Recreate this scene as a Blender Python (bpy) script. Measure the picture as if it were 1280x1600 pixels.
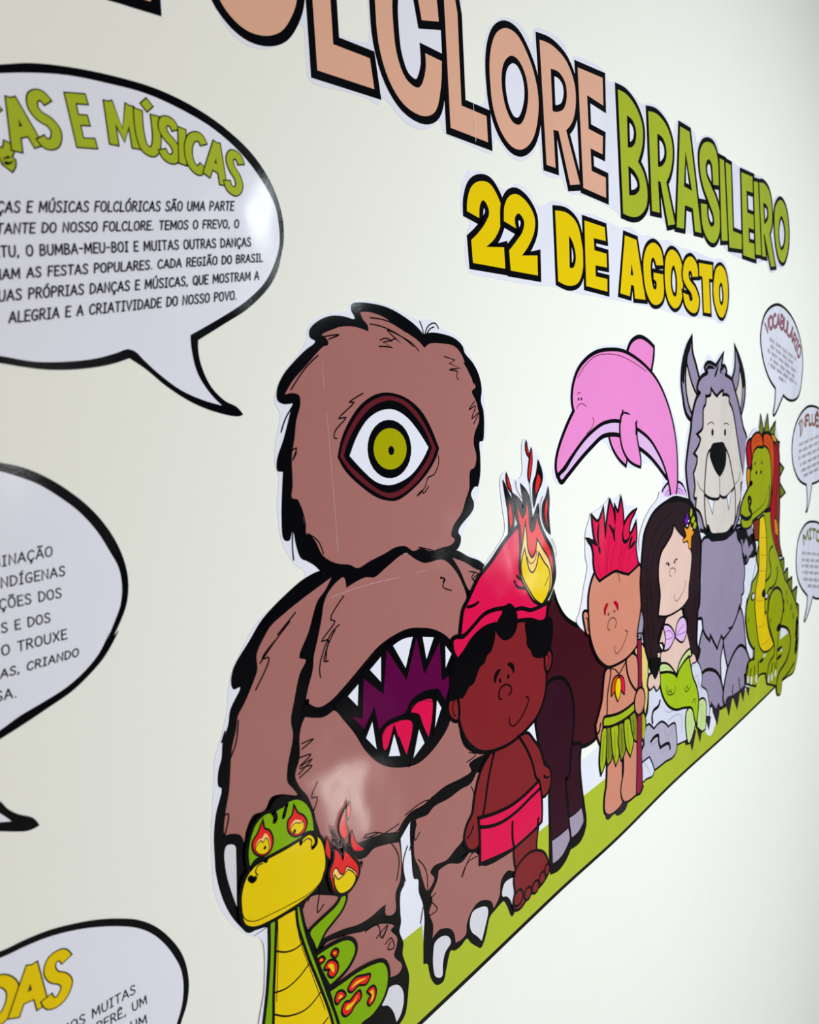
import bpy, math
from mathutils import Matrix, Vector
from mathutils.geometry import tessellate_polygon

S = bpy.context.scene
for o in list(bpy.data.objects): bpy.data.objects.remove(o)
COL = S.collection
# ------------------------------------------------------------------ camera
cd = bpy.data.cameras.new('camera'); cam = bpy.data.objects.new('camera', cd); COL.objects.link(cam)
cd.sensor_fit = 'VERTICAL'; cd.sensor_height = 36.0; cd.sensor_width = 28.8
cd.lens = 1100.0 / 1600.0 * 36.0
cd.clip_start = 0.02; cd.clip_end = 60
R = [[0.682966, -0.728966, -0.046539], [0.108355, 0.038098, 0.993382], [-0.722368, -0.683489, 0.105007]]
m = Matrix(((R[0][0], R[1][0], R[2][0], 0.0), (R[0][1], R[1][1], R[2][1], -0.42),
            (R[0][2], R[1][2], R[2][2], 1.75), (0, 0, 0, 1)))
cam.matrix_world = m
cd.dof.use_dof = True; cd.dof.focus_distance = 0.72; cd.dof.aperture_fstop = 9.0
S.camera = cam
# ------------------------------------------------------------------ light
S.view_settings.view_transform = 'Standard'; S.view_settings.look = 'None'
S.view_settings.gamma = 1.0; S.view_settings.use_curve_mapping = False
S.view_settings.exposure = 0.05
world = bpy.data.worlds.new('daylight'); S.world = world; world.use_nodes = True
bg = world.node_tree.nodes['Background']
bg.inputs['Color'].default_value = (0.80, 0.87, 1.0, 1); bg.inputs['Strength'].default_value = 0.07

def area(name, loc, target, sx, sy, power, col):
    l = bpy.data.lights.new(name, 'AREA'); l.shape = 'RECTANGLE'; l.size = sx; l.size_y = sy
    l.energy = power; l.color = col
    o = bpy.data.objects.new(name, l); COL.objects.link(o); o.location = loc
    o.rotation_euler = (Vector(target) - Vector(loc)).to_track_quat('-Z', 'Y').to_euler()
    return o
area('added_key', (-0.2, -4.5, 2.2), (0.7, 0, 1.5), 1.8, 2.2, 88, (1.0, 0.975, 0.92))  # unseen key area added to light the whole wall from behind the camera
area('added_warm_fill', (-1.3, -1.5, 2.6), (0.0, 0, 1.8), 0.8, 0.6, 6, (1.0, 0.86, 0.62))  # added fill, warms the left end of the wall
area('high_window', (1.98, -1.95, 2.62), (0.5, 0, 1.8), 0.16, 0.34, 4.5, (0.86, 0.96, 1.0))
area('low_window', (1.98, -1.95, 0.12), (0.9, 0, 1.4), 0.14, 0.3, 2.2, (1.0, 0.97, 0.93))
area('far_window', (3.0, -1.65, 1.2), (0.8, 0, 1.5), 0.2, 0.3, 0.9, (0.95, 0.98, 1.0))
area('left_window', (0.85, -2.1, 1.80), (0.3, 0, 1.7), 0.3, 0.3, 3, (0.98, 0.98, 1.0))
sp = bpy.data.lights.new('added_spot', 'SPOT'); sp.energy = 385; sp.color = (0.82, 0.935, 1.0); sp.spot_size = math.radians(52); sp.spot_blend = 1.0; sp.shadow_soft_size = 0.25  # unseen spot added to brighten the wall towards the lower right
so = bpy.data.objects.new('added_spot', sp); COL.objects.link(so); so.location = (0.0, -3.4, 2.7)
so.rotation_euler = (Vector((1.6, 0, 1.15)) - so.location).to_track_quat('-Z', 'Y').to_euler()

# ------------------------------------------------------------------ materials
def lin(c):
    c /= 255.0
    return c / 12.92 if c <= 0.04045 else ((c + 0.055) / 1.055) ** 2.4
PAL = dict(ink=(2, 2, 6), paper=(228, 229, 243), brown=(164, 108, 104), maroon=(98, 28, 38), iris=(166, 162, 0),
    peach=(222, 170, 146), lime=(166, 180, 44), yellow=(230, 198, 0), pink=(218, 16, 76), red=(222, 34, 34),
    skin=(126, 32, 38), mule=(62, 12, 25), mule_leg=(48, 8, 28), hoof=(160, 147, 170), grass=(172, 186, 46),
    snake=(124, 168, 0), dolphin=(234, 138, 206), lavender=(222, 182, 230), tan=(206, 134, 112), blush=(228, 194, 182),
    hair=(40, 22, 28), fur=(150, 138, 166), muzzle=(214, 204, 198), gator=(152, 164, 0), mouth=(90, 0, 64),
    cream=(244, 196, 116), orange=(206, 78, 8), crimson=(170, 0, 30), rust=(126, 46, 8), amber=(206, 140, 16),
    star=(236, 156, 36), leaf=(160, 178, 24), olive=(128, 136, 30), shaft=(142, 26, 60), steel=(150, 144, 166),
    straw=(226, 202, 120), tail=(160, 190, 24), fin=(198, 220, 150), stone=(212, 214, 232), rock=(176, 170, 192),
    claw=(214, 212, 222), purple=(120, 30, 190), grey_ink=(96, 104, 122), dusty_red=(160, 96, 112),
    brick=(150, 92, 60), moss=(120, 136, 50), dark=(40, 30, 45), wall=(236, 236, 230), smile=(110, 70, 64),
    spots=(112, 126, 20))
MATS = {}
def mat(name):
    if name in MATS: return MATS[name]
    mt = bpy.data.materials.new('print_' + name); mt.use_nodes = True
    nt = mt.node_tree; b = nt.nodes['Principled BSDF']
    c = PAL[name]; b.inputs['Base Color'].default_value = (lin(c[0]), lin(c[1]), lin(c[2]), 1)
    b.inputs['Roughness'].default_value = 0.13
    b.inputs['IOR'].default_value = 1.40
    tc = nt.nodes.new('ShaderNodeTexCoord')
    # gentle buckling of the laminated sheet and its fine print texture
    n1 = nt.nodes.new('ShaderNodeTexNoise'); n1.inputs['Scale'].default_value = 7.0; n1.inputs['Detail'].default_value = 2.0
    n2 = nt.nodes.new('ShaderNodeTexNoise'); n2.inputs['Scale'].default_value = 900.0
    nt.links.new(tc.outputs['Object'], n1.inputs['Vector']); nt.links.new(tc.outputs['Object'], n2.inputs['Vector'])
    b1 = nt.nodes.new('ShaderNodeBump'); b1.inputs['Strength'].default_value = 0.35; b1.inputs['Distance'].default_value = 0.02
    b2 = nt.nodes.new('ShaderNodeBump'); b2.inputs['Strength'].default_value = 0.10; b2.inputs['Distance'].default_value = 0.0004
    nt.links.new(n1.outputs['Fac'], b1.inputs['Height']); nt.links.new(n2.outputs['Fac'], b2.inputs['Height'])
    nt.links.new(b1.outputs['Normal'], b2.inputs['Normal']); nt.links.new(b2.outputs['Normal'], b.inputs['Normal'])
    MATS[name] = mt
    return mt
def wall_mat():
    mt = bpy.data.materials.new('painted_plaster'); mt.use_nodes = True
    nt = mt.node_tree; b = nt.nodes['Principled BSDF']; c = PAL['wall']
    tc = nt.nodes.new('ShaderNodeTexCoord')
    n0 = nt.nodes.new('ShaderNodeTexNoise'); n0.inputs['Scale'].default_value = 2.2; n0.inputs['Detail'].default_value = 5
    mx = nt.nodes.new('ShaderNodeMix'); mx.data_type = 'RGBA'
    mx.inputs['A'].default_value = (lin(c[0]) * .97, lin(c[1]) * .97, lin(c[2]) * .95, 1)
    mx.inputs['B'].default_value = (lin(c[0]) * 1.02, lin(c[1]) * 1.02, lin(c[2]) * 1.03, 1)
    nt.links.new(tc.outputs['Object'], n0.inputs['Vector']); nt.links.new(n0.outputs['Fac'], mx.inputs['Factor'])
    nt.links.new(mx.outputs['Result'], b.inputs['Base Color'])
    b.inputs['Roughness'].default_value = 0.75
    b.inputs['Specular IOR Level'].default_value = 0.25
    n1 = nt.nodes.new('ShaderNodeTexNoise'); n1.inputs['Scale'].default_value = 95; n1.inputs['Detail'].default_value = 6
    n2 = nt.nodes.new('ShaderNodeTexNoise'); n2.inputs['Scale'].default_value = 14; n2.inputs['Detail'].default_value = 3
    ad = nt.nodes.new('ShaderNodeMath'); ad.operation = 'MULTIPLY_ADD'; ad.inputs[1].default_value = 2.5
    nt.links.new(tc.outputs['Object'], n1.inputs['Vector']); nt.links.new(tc.outputs['Object'], n2.inputs['Vector'])
    nt.links.new(n2.outputs['Fac'], ad.inputs[0]); nt.links.new(n1.outputs['Fac'], ad.inputs[2])
    bp = nt.nodes.new('ShaderNodeBump'); bp.inputs['Strength'].default_value = 0.35; bp.inputs['Distance'].default_value = 0.0016
    nt.links.new(ad.outputs[0], bp.inputs['Height']); nt.links.new(bp.outputs['Normal'], b.inputs['Normal'])
    return mt

# ------------------------------------------------------------------ flat-print geometry on the wall (x along it, z up, in 0.1 mm)
def pts(s):
    """'x,z x,z! ...' -> list of (x, z, corner, extra) in metres"""
    out = []
    for t in s.split():
        c = t.endswith('!'); n = [float(v) * 1e-4 for v in t.rstrip('!').split(',')]
        out.append((n[0], n[1], c, n[2:]))
    return out
def smooth(P, closed=True, n=4):
    """centripetal Catmull-Rom through the points; '!' points stay sharp"""
    N = len(P); res = []
    last = N if closed else N - 1
    for i in range(last):
        p1 = P[i]; p2 = P[(i + 1) % N]
        p0 = P[(i - 1) % N] if (closed or i > 0) else None
        p3 = P[(i + 2) % N] if (closed or i + 2 < N) else None
        a = Vector(p1[:2]); b = Vector(p2[:2])
        d = (b - a).length or 1e-6
        def tan(pp, pc, pn):
            u = Vector(pc[:2]) - Vector(pp[:2]); v = Vector(pn[:2]) - Vector(pc[:2])
            t0 = max(u.length, 1e-7) ** .5; t1 = max(v.length, 1e-7) ** .5
            return (u / t0 - (Vector(pn[:2]) - Vector(pp[:2])) / (t0 + t1) + v / t1), t0, t1
        if p1[2] or p0 is None: m1 = None
        else:
            m1, t0, t1 = tan(p0, p1, p2); m1 = m1 * t1
        if p2[2] or p3 is None: m2 = None
        else:
            m2, t0, t1 = tan(p1, p2, p3); m2 = m2 * t0
        res.append((a.x, a.y))
        if m1 is None and m2 is None: continue
        if m1 is None: m1 = (b - a) * 1.5 - m2 * .5
        if m2 is None: m2 = (b - a) * 1.5 - m1 * .5
        k = n
        for j in range(1, k):
            t = j / k; t2 = t * t; t3 = t2 * t
            q = a * (2 * t3 - 3 * t2 + 1) + m1 * (t3 - 2 * t2 + t) + b * (-2 * t3 + 3 * t2) + m2 * (t3 - t2)
            res.append((q.x, q.y))
    if not closed: res.append(tuple(P[-1][:2]))
    return res
def curve(s, closed=True, n=4):
    if isinstance(s, str):
        P = pts(s)
        if closed and len(P) == 1 and len(P[0][3]) == 2:          # an ellipse: centre and radii
            x, z, _, (a, b) = P[0]
            return [(x + a * math.cos(i * math.pi / 14), z + b * math.sin(i * math.pi / 14)) for i in range(28)]
        return smooth(P, closed, n)
    return s

PEN = 0.0006          # one pen unit
class MB:
    def __init__(s): s.v = []; s.f = []; s.m = []
    def poly(s, loops, y, mi=0):
        base = len(s.v); flat = [p for l in loops for p in l]
        tri = tessellate_polygon([[Vector((p[0], p[1], 0)) for p in l] for l in loops])
        s.v += [(p[0], -y, p[1]) for p in flat]
        for t in tri:
            a, b, c = (flat[i] for i in t)
            ar = (b[0]-a[0])*(c[1]-a[1]) - (b[1]-a[1])*(c[0]-a[0])
            if abs(ar) < 1e-12: continue
            s.f.append(tuple(base + i for i in (t if ar > 0 else t[::-1]))); s.m.append(mi)
    def slab(s, loop, y0, y1, mi=0):
        s.poly([loop], y1, mi); b = len(s.v); n = len(loop)
        s.v += [(p[0], -y0, p[1]) for p in loop] + [(p[0], -y1, p[1]) for p in loop]
        for i in range(n):
            j = (i + 1) % n; s.f.append((b + i, b + j, b + n + j, b + n + i)); s.m.append(mi)
    def ribbon(s, c, w, y, closed=False, mi=0, cap='round', prof=None):
        # drop doubles
        q = []
        for p in c:
            if not q or (abs(p[0]-q[-1][0]) + abs(p[1]-q[-1][1])) > 2e-5: q.append(p)
        if closed and len(q) > 2 and (abs(q[0][0]-q[-1][0]) + abs(q[0][1]-q[-1][1])) < 2e-5: q.pop()
        n = len(q)
        if n < 2: return
        h = w / 2; base = len(s.v); L = []
        for i in range(n):
            a = q[i-1] if (closed or i) else None; b = q[(i+1) % n] if (closed or i < n-1) else None
            p = Vector(q[i])
            d1 = (p - Vector(a)).normalized() if a else None; d2 = (Vector(b) - p).normalized() if b else None
            if d1 is None: d1 = d2
            if d2 is None: d2 = d1
            t = d1 + d2
            if t.length < .35: t = d2 if t.length < 1e-4 else t
            t.normalize(); nn = Vector((-t.y, t.x))
            k = 1 / max(nn.dot(Vector((-d2.y, d2.x))), .45 if cap == 'round' else .75)
            hh = h * (prof(i / (n - 1)) if prof else 1)
            L.append((p, nn, k, hh))
            s.v += [(p.x + nn.x*hh*k, -y, p.y + nn.y*hh*k), (p.x - nn.x*hh*k, -y, p.y - nn.y*hh*k)]
        for i in range(n if closed else n - 1):
            j = (i + 1) % n
            s.f.append((base+2*i, base+2*i+1, base+2*j+1, base+2*j)); s.m.append(mi)
        if not closed and cap == 'round' and not prof:
            for (p, nn, k, hh) in (L[0], L[-1]): s.disc(p, hh, y, mi, 8)
    def disc(s, p, r, y, mi=0, n=10):
        b = len(s.v); s.v += [(p[0] + r*math.cos(2*math.pi*i/n), -y, p[1] + r*math.sin(2*math.pi*i/n)) for i in range(n)]
        s.f.append(tuple(b + i for i in range(n))); s.m.append(mi)
    def build(s, name, mats, parent=None, label=None):
        me = bpy.data.meshes.new(name); me.from_pydata(s.v, [], s.f)
        for k in mats: me.materials.append(mat(k) if isinstance(k, str) else k)
        if len(mats) > 1: me.polygons.foreach_set('material_index', s.m)
        me.update()
        o = bpy.data.objects.new(name, me); COL.objects.link(o); o.parent = parent
        if label: o['label'] = label
        return o

DY = 0.000018          # each printed layer lies this far in front of the one below
class Thing:
    def __init__(s, name, label, cat, base, anchor=None, group=None):
        s.o = bpy.data.objects.new(name, None); COL.objects.link(s.o)
        s.o.empty_display_size = .05
        s.o['label'] = label; s.o['category'] = cat
        if group: s.o['group'] = group
        s.y = base * 0.45e-3
        s.k = {'mule_cutout': 2.0, 'red_cap_boy_cutout': 2.0, 'dolphin_cutout': 1.6, 'red_haired_boy_cutout': 2.0, 'wolf_cutout': 2.1,
               'mermaid_cutout': 2.0, 'green_reptile_cutout': 2.6, 'snake_cutout': 1.35, 'grass_strip': 2.0}.get(name, 1.0)   # pen weight of that print
    def up(s): s.y += DY; return s.y
    def par(s, p): return p if p is not None else s.o
    def paper(s, P, th=0.35, name='paper_backing', col='paper'):
        m = MB(); c = curve(P); y1 = s.y + th * 1e-3; m.slab(c, max(s.y - 0.0001, 0), y1); s.y = y1
        return m.build(name, [col], s.o)
    def fill(s, name, col, P, holes=(), parent=None, label=None, n=4):
        m = MB(); m.poly([curve(P, n=n)] + [curve(h) for h in holes], s.up()); return m.build(name, [col], s.par(parent), label)
    def fills(s, name, col, Ps, parent=None, label=None):
        y = s.up()
        for P in Ps: m = MB(); m.poly([curve(P)], y); m.build(name, [col], s.par(parent), label)
    def cell(s, name, col, P, w=3.5, holes=(), parent=None, label=None, ink='ink'):
        m = MB(); c = curve(P); H = [curve(h) for h in holes]; y = s.up()
        for l in [c] + H: m.ribbon(l, w * 2 * PEN * s.k, y, closed=True, mi=0)
        m.poly([c] + H, s.up(), 1)
        return m.build(name, [ink, col], s.par(parent), label)
    def cells(s, name, col, Ps, w=3.5, parent=None, ink='ink', label=None):
        return [s.cell(name, col, P, w, parent=parent, ink=ink, label=label) for P in Ps]
    def lines(s, name, Ps, w=2.0, col='ink', parent=None, taper=False, cap='round', label=None):
        y = s.up(); r = None
        for k, P in enumerate(Ps):
            m = MB(); ww = w
            if isinstance(P, tuple): P, ww = P
            m.ribbon(curve(P, closed=False), ww * PEN * (s.k if ww >= 2.5 else s.k ** .6), y + k * 1e-6, cap=cap,
                     prof=(lambda t: .18 + .82 * math.sin(math.pi * min(max(t, 0), 1)) ** .6) if taper else None)
            r = m.build(name, [col], s.par(parent), label)
        return r
    def dots(s, name, P, col='ink', parent=None, r=None, label=None):
        y = s.up()
        for t in P.split(): m = MB(); m.poly([curve(t)], y); o = m.build(name, [col], s.par(parent), label)
        return o

# ------------------------------------------------------------------ hand-lettered capitals, as pen strokes in a unit-high box
GL = {
 'A': (.58, ['0,0 .29,1', '.29,1 .58,0', '.1,.34 .48,.34']), 'B': (.5, ['.04,0! .04,1! .3,.98 .42,.8 .3,.56 .06,.53!', '.1,.53 .36,.48 .48,.26 .34,.03 .04,0']),
 'C': (.52, ['.5,.82 .36,.99 .14,.88 .02,.5 .12,.1 .34,0 .5,.18']), 'D': (.54, ['.04,0! .04,1! .28,.96 .5,.72 .52,.4 .36,.08 .04,0!']),
 'E': (.44, ['.44,1 .04,1! .04,0! .46,0', '.04,.52 .38,.52']), 'F': (.42, ['.44,1 .04,1! .04,0', '.04,.52 .36,.52']),
 'G': (.54, ['.5,.84 .36,.99 .14,.88 .02,.5 .12,.1 .32,0 .5,.14! .5,.42! .3,.42']), 'H': (.52, ['.04,0 .04,1', '.5,0 .5,1', '.04,.5 .5,.5']),
 'I': (.34, ['.17,0 .17,1', '.03,1 .31,1', '.03,0 .31,0']), 'i': (.12, ['.06,0 .06,1']), 'J': (.4, ['.38,1 .38,.2 .24,0 .04,.1']),
 'L': (.42, ['.04,1 .04,0! .44,0']), 'M': (.7, ['.04,0 .06,1', '.06,1 .35,.25! .62,1', '.62,1 .68,0']), 'N': (.54, ['.04,0 .04,1! .5,0! .5,1']),
 'O': (.56, ['.28,1 .08,.86 .02,.5 .1,.12 .28,0 .48,.14 .54,.5 .46,.88 .28,1']), 'P': (.48, ['.04,0 .04,1! .32,.98 .46,.76 .34,.5 .06,.45!']),
 'Q': (.56, ['.28,1 .08,.86 .02,.5 .1,.12 .28,0 .48,.14 .54,.5 .46,.88 .28,1', '.32,.22 .56,-.08']),
 'R': (.5, ['.04,0 .04,1! .32,.98 .44,.78 .34,.54 .06,.5!', '.22,.5 .5,0']), 'S': (.48, ['.44,.86 .32,1 .12,.96 .06,.76 .16,.58 .36,.44 .46,.24 .34,.02 .12,.02 .02,.16']),
 'T': (.5, ['0,1 .5,1', '.25,1 .25,0']), 'U': (.54, ['.04,1 .04,.3 .14,.04 .34,.0 .48,.2 .5,1']), 'V': (.54, ['.0,1 .27,0! .54,1']),
 'X': (.52, ['.02,0 .5,1', '.02,1 .5,0']), 'Z': (.48, ['.03,1 .46,1! .03,0! .47,0']), ',': (.16, ['.1,.1 .04,-.14']), '.': (.14, ['.06,.02 .08,.03']),
 '-': (.36, ['.04,.5 .32,.5']), ' ': (.3, []), '2': (.5, ['.04,.8 .2,1 .42,.86 .4,.6 .05,0! .48,0']),
}
ACC = {'Á': ('A', '.24,1.14 .4,1.32'), 'É': ('E', '.18,1.14 .32,1.32'), 'Í': ('I', '.14,1.14 .28,1.32'), 'Ó': ('O', '.24,1.14 .4,1.32'),
 'Ú': ('U', '.22,1.14 .38,1.32'), 'Ã': ('A', '.12,1.16 .24,1.26 .36,1.16 .48,1.26'), 'Õ': ('O', '.1,1.16 .22,1.26 .34,1.16 .46,1.26'),
 'Ê': ('E', '.08,1.14 .23,1.3! .38,1.14'), 'Â': ('A', '.14,1.14 .29,1.3! .44,1.14'), 'Ç': ('C', '.3,-.02 .26,-.12 .36,-.18 .24,-.3')}
GC = {}
def glyph(ch):
    if ch in GC: return GC[ch]
    if ch in ACC:
        w, st = GL[ACC[ch][0]]; st = st + [ACC[ch][1]]
    else: w, st = GL[ch]
    r = []
    for t in st:
        P = []
        for k in t.split():
            c = k.endswith('!'); a, b = k.rstrip('!').split(','); P.append((float(a), float(b), c, []))
        r.append(smooth(P, False, 4) if len(P) > 2 else [p[:2] for p in P])
    GC[ch] = (w, r); return GC[ch]
def text_len(t, gap=.17): return sum(glyph(c)[0] + gap for c in t) - gap
def print_line(T, text, P, pre='', w=1.4, parent=None, gap=.17, col='ink', name='text_line'):
    """text between two baseline points; the third point is the top of the first letter. 'pre' runs on to the left."""
    a, b, t = [Vector(p[:2]) for p in pts(P)]
    L = text_len(text, gap); u = (b - a) / L; v = t - a
    # keep uprights in proportion along the line
    m = MB(); y = T.up()
    x = -(text_len(pre, gap) + gap) if pre else 0
    for c in pre + text:
        gw, st = glyph(c)
        for i_, s_ in enumerate(st): m.ribbon([tuple(a + u * (x + p[0]) + v * p[1]) for p in s_], w * PEN, y + i_ * 4e-6)
        x += gw + gap
    return m.build(name, [col], T.par(parent))
def along(c, t):
    ls = [math.dist(c[i], c[i+1]) for i in range(len(c) - 1)]; tot = sum(ls); d = t * tot
    for i, l in enumerate(ls):
        if d <= l or i == len(ls) - 1:
            k = d / l if l else 0; return Vector(c[i]).lerp(Vector(c[i+1]), k)
        d -= l
def heading(T, text, Pb, Pt, col, w, edge, gap=.1, each=True, name='letter', cap='flat'):
    """fat letters bent between a bottom and a top curve, each its own print with an ink rim"""
    cb = curve(Pb, False, 6); ct = curve(Pt, False, 6); L = text_len(text, gap); x = 0
    whole = None if each else MB()
    y = T.up(); y2 = T.up()
    for c in text:
        gw, st = glyph(c)
        m = whole or MB()
        for k, (ww, yy, mi) in enumerate(((w + 2 * edge, y, 0), (w, y2, 1))):
            for i_, s_ in enumerate(st):
                q = []
                for p in s_:
                    t = (x + p[0]) / L; q.append(tuple(along(cb, min(max(t, 0), 1)).lerp(along(ct, min(max(t, 0), 1)), p[1])))
                if cap == 'flat' and mi == 0 and len(q) > 1 and (Vector(q[0]) - Vector(q[-1])).length > 1e-4:
                    d0 = (Vector(q[0]) - Vector(q[1])).normalized() * edge * PEN; d1 = (Vector(q[-1]) - Vector(q[-2])).normalized() * edge * PEN
                    q[0] = tuple(Vector(q[0]) + d0); q[-1] = tuple(Vector(q[-1]) + d1)
                m.ribbon(q, ww * PEN, yy + i_ * 4e-6, mi=mi, cap=cap)
        if each and st: m.build(name, ['ink', col], T.o)
        x += gw + gap; y += 2e-6; y2 += 2e-6 if not each else 0
        if each: y = T.up(); y2 = T.up()
    if not each: whole.build(name, ['ink', col], T.o)

# ------------------------------------------------------------------ the room side that carries the display
def struct_box(name, lo, hi, mt):
    v = [(x, y, z) for x in (lo[0], hi[0]) for y in (lo[1], hi[1]) for z in (lo[2], hi[2])]
    f = [(0,1,3,2), (4,6,7,5), (0,4,5,1), (2,3,7,6), (0,2,6,4), (1,5,7,3)]
    me = bpy.data.meshes.new(name); me.from_pydata(v, [], f); me.materials.append(mt)
    o = bpy.data.objects.new(name, me); COL.objects.link(o); o['kind'] = 'structure'; return o
WM = wall_mat()
struct_box('wall_back', (-2.2, 0, 0), (7.5, .12, 3.6), WM)
FM = bpy.data.materials.new('floor_cement'); FM.use_nodes = True
FM.node_tree.nodes['Principled BSDF'].inputs['Base Color'].default_value = (.33, .31, .28, 1)
struct_box('floor', (-2.2, -5.5, -.08), (7.5, 0, 0), FM)

# ================================================================== title
T = Thing('title_banner', 'cut-out title in tall outlined letters, peach FOLCLORE then green BRASILEIRO', 'banner', 0)
T.paper('2127,21359 2769,21585 2908,21452 3155,21401 3675,21487 3876,21503 3907,21142 3895,20585 3940,20576 4180,20621 4226,20671 4230,20951 4253,21181 4372,21453 4632,21728 5011,21856 5146,21504 5442,21576 5420,21281 5439,21057 5436,20576 5475,20568 5634,20582 5718,20620 5752,20684 5758,20901 5759,21129 5828,21301 5968,21446 6095,21521 6249,21557 6431,21547 6589,21446 6619,21601 6668,21636 7002,21695 7245,21668 7349,21525 7417,21610 8160,21678 8194,21605 8385,21657 8411,21665 8716,21682 8948,21642 9116,21605 9292,21672 9602,21720 9926,21650 10063,21521 10121,21548 10192,21691 10280,21738 10690,21771 10878,21704 10953,21605 11137,21749 11441,21834 11757,21824 11902,21684 12432,21697 12670,21687 12916,21731 13520,21747 13885,21787 14317,21736 14550,21532 14772,21653 15193,21694 15531,21493 15631,21192 15611,20802 15395,20513 15125,20396 14806,20367 14705,20276 14401,20220 14199,20373 13542,20244 12930,20233 12204,20247 11901,20318 11610,20220 11330,20264 11126,20292 10672,20272 10186,20239 9869,20184 9760,20277 9359,20265 9215,20253 9028,20147 8808,20088 8529,20088 8351,20140 8143,20155 7571,20166 7240,20129 7087,20246 6963,20211 6726,20226 6685,20458 6653,20495 6577,20386 6419,20273 6255,20226 6101,20253 5918,20347 5858,20276 5836,20192 5496,20177 5181,20180 5102,20191 5058,20276 4981,20209 4780,20125 4594,20139 4388,20245 4337,20253 4287,20180 4181,20195 3925,20173 3579,20144 3558,20279 3551,20503 3515,20500 3439,20391 3259,20258 3129,20209 2985,20211 2854,20294 2776,20420 2586,20433 2440,20271 2416,20161 2284,20145 2101,20137')
LET = [
 ('peach', 'F', '2186,21347! 2693,21422! 2694,21199! 2370,21097! 2366,20848! 2553,20871! 2543,20642! 2364,20613! 2357,20210! 2141,20186!', []),
 ('peach', 'O', '2853,20414 2948,20330 3063,20296 3213,20320 3347,20398 3451,20537 3507,20669 3544,20926 3529,21179 3398,21352 3225,21371 3024,21224 2866,20966 2813,20726 2820,20547', ['3166,20651 3278,20814 3295,21014 3205,21126 3094,21092 3022,20929 3018,20741 3069,20650']),
 ('peach', 'L', '3645,21381! 3663,20240! 4255,20290! 4221,20512! 3836,20483! 3824,21396!', []),
 ('peach', 'C', '4311,20983 4331,20652 4434,20410 4603,20273 4846,20251 5010,20343 5093,20568 5120,20790! 4901,20782! 4891,20628 4795,20468 4636,20493 4539,20654 4512,20877 4515,21062 4566,21289 4664,21422 4772,21398 4824,21230 4872,21038! 5100,21111! 5083,21284 5033,21603 4850,21736 4626,21646 4401,21400 4311,21161', []),
 ('peach', 'L', '5181,21420! 5207,20254! 5768,20274! 5758,20510! 5378,20494! 5367,21286! 5327,21441!', []),
 ('peach', 'O', '5835,21021 5881,21199 5974,21340 6140,21436 6320,21436 6474,21334 6603,21175 6676,20962 6650,20717 6540,20495 6342,20352 6157,20338 5985,20434 5872,20611 5836,20818', ['6026,20961 6077,21101 6204,21204 6333,21201 6448,21096 6486,20934 6443,20747 6328,20592 6196,20577 6086,20673 6031,20824']),
 ('peach', 'R', '6725,21537! 6996,21566 7268,21498 7421,21329 7445,21130 7371,20918 7221,20775! 7501,20266! 7282,20213! 7063,20724! 6956,20711! 6983,20324! 6803,20313!', ['6931,21318! 7106,21337 7227,21268 7252,21136 7183,20991 7026,20911 6950,20900!']),
 ('peach', 'E', '7501,21520! 8077,21593! 8084,21285! 7702,21287! 7722,20926! 8060,20933! 8045,20726! 7759,20722! 7774,20476! 8117,20478! 8116,20245! 7575,20244!', []),
 ('lime', 'B', '8457,21582! 8713,21591 8968,21505 9124,21342 9118,21111 8984,20869! 9168,20744 9253,20550 9219,20371 9030,20218 8810,20155 8554,20148!', ['8692,21348! 8868,21323 8946,21211 8908,21078 8811,21002 8703,20974!', '8711,20753! 8875,20729 9007,20645 9024,20544 8915,20453 8723,20401!']),
 ('lime', 'R', '9300,21573! 9600,21612 9896,21531 10044,21370 10057,21172 9968,20948 9843,20808! 10128,20303! 9899,20246! 9661,20768! 9581,20768! 9626,20363! 9387,20339!', ['9568,21367! 9755,21351 9851,21255 9849,21121 9720,20991 9585,20948!']),
 ('lime', 'A', '10326,21666! 10658,21680! 11093,20349! 10851,20331! 10771,20643! 10479,20632! 10437,20295! 10186,20274!', ['10513,21376! 10742,20883! 10446,20883!']),
 ('lime', 'S', '11037,21482 11170,21648 11406,21734 11614,21725 11756,21585 11814,21192! 11577,21153! 11557,21312 11508,21450 11371,21479 11268,21368 11301,21229 11472,21118 11755,20924 11864,20740 11827,20475 11646,20303 11399,20288 11161,20435 11077,20776! 11319,20807! 11345,20617 11470,20514 11611,20565 11597,20690 11402,20853 11165,21051 11054,21245', []),
 ('lime', 'I', '11843,21606! 12064,21621! 12203,20420! 11938,20376!', []),
 ('lime', 'L', '12102,21610! 12331,21620! 12437,20612! 12884,20629! 12861,20389! 12281,20326!', []),
 ('lime', 'E', '12834,21626! 13432,21679! 13462,21423! 13088,21386! 13134,21035! 13467,21056! 13471,20814! 13198,20800! 13227,20560! 13582,20589! 13568,20326! 12946,20305!', []),
 ('lime', 'I', '13459,21620! 13684,21650! 13891,20447! 13585,20416!', []),
 ('lime', 'R', '13748,21656! 14028,21703 14319,21618 14453,21407 14480,21112 14336,20890! 14682,20365! 14448,20324! 14045,20841! 13997,20833! 14149,20456! 13938,20439!', ['13968,21370! 14228,21333 14261,21161 14042,21002!']),
 ('lime', 'O', '14630,21169 14675,21421 14982,21620 15307,21545 15506,21234 15496,20849 15230,20521 14960,20530 14744,20760', ['14871,21059 14939,21257 15043,21344 15229,21248 15323,21043 15243,20809 15061,20711 14920,20820'])]
for col, ch, p, h in LET: T.cell('letter', col, p, 11.0, h, label='%s letter %s with black rim' % ('peach' if col == 'peach' else 'green', ch))
T.lines('sheet_seam', ['5553,20565 5567,20222', '5548,20564 5574,20237'], .5, 'paper')

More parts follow.
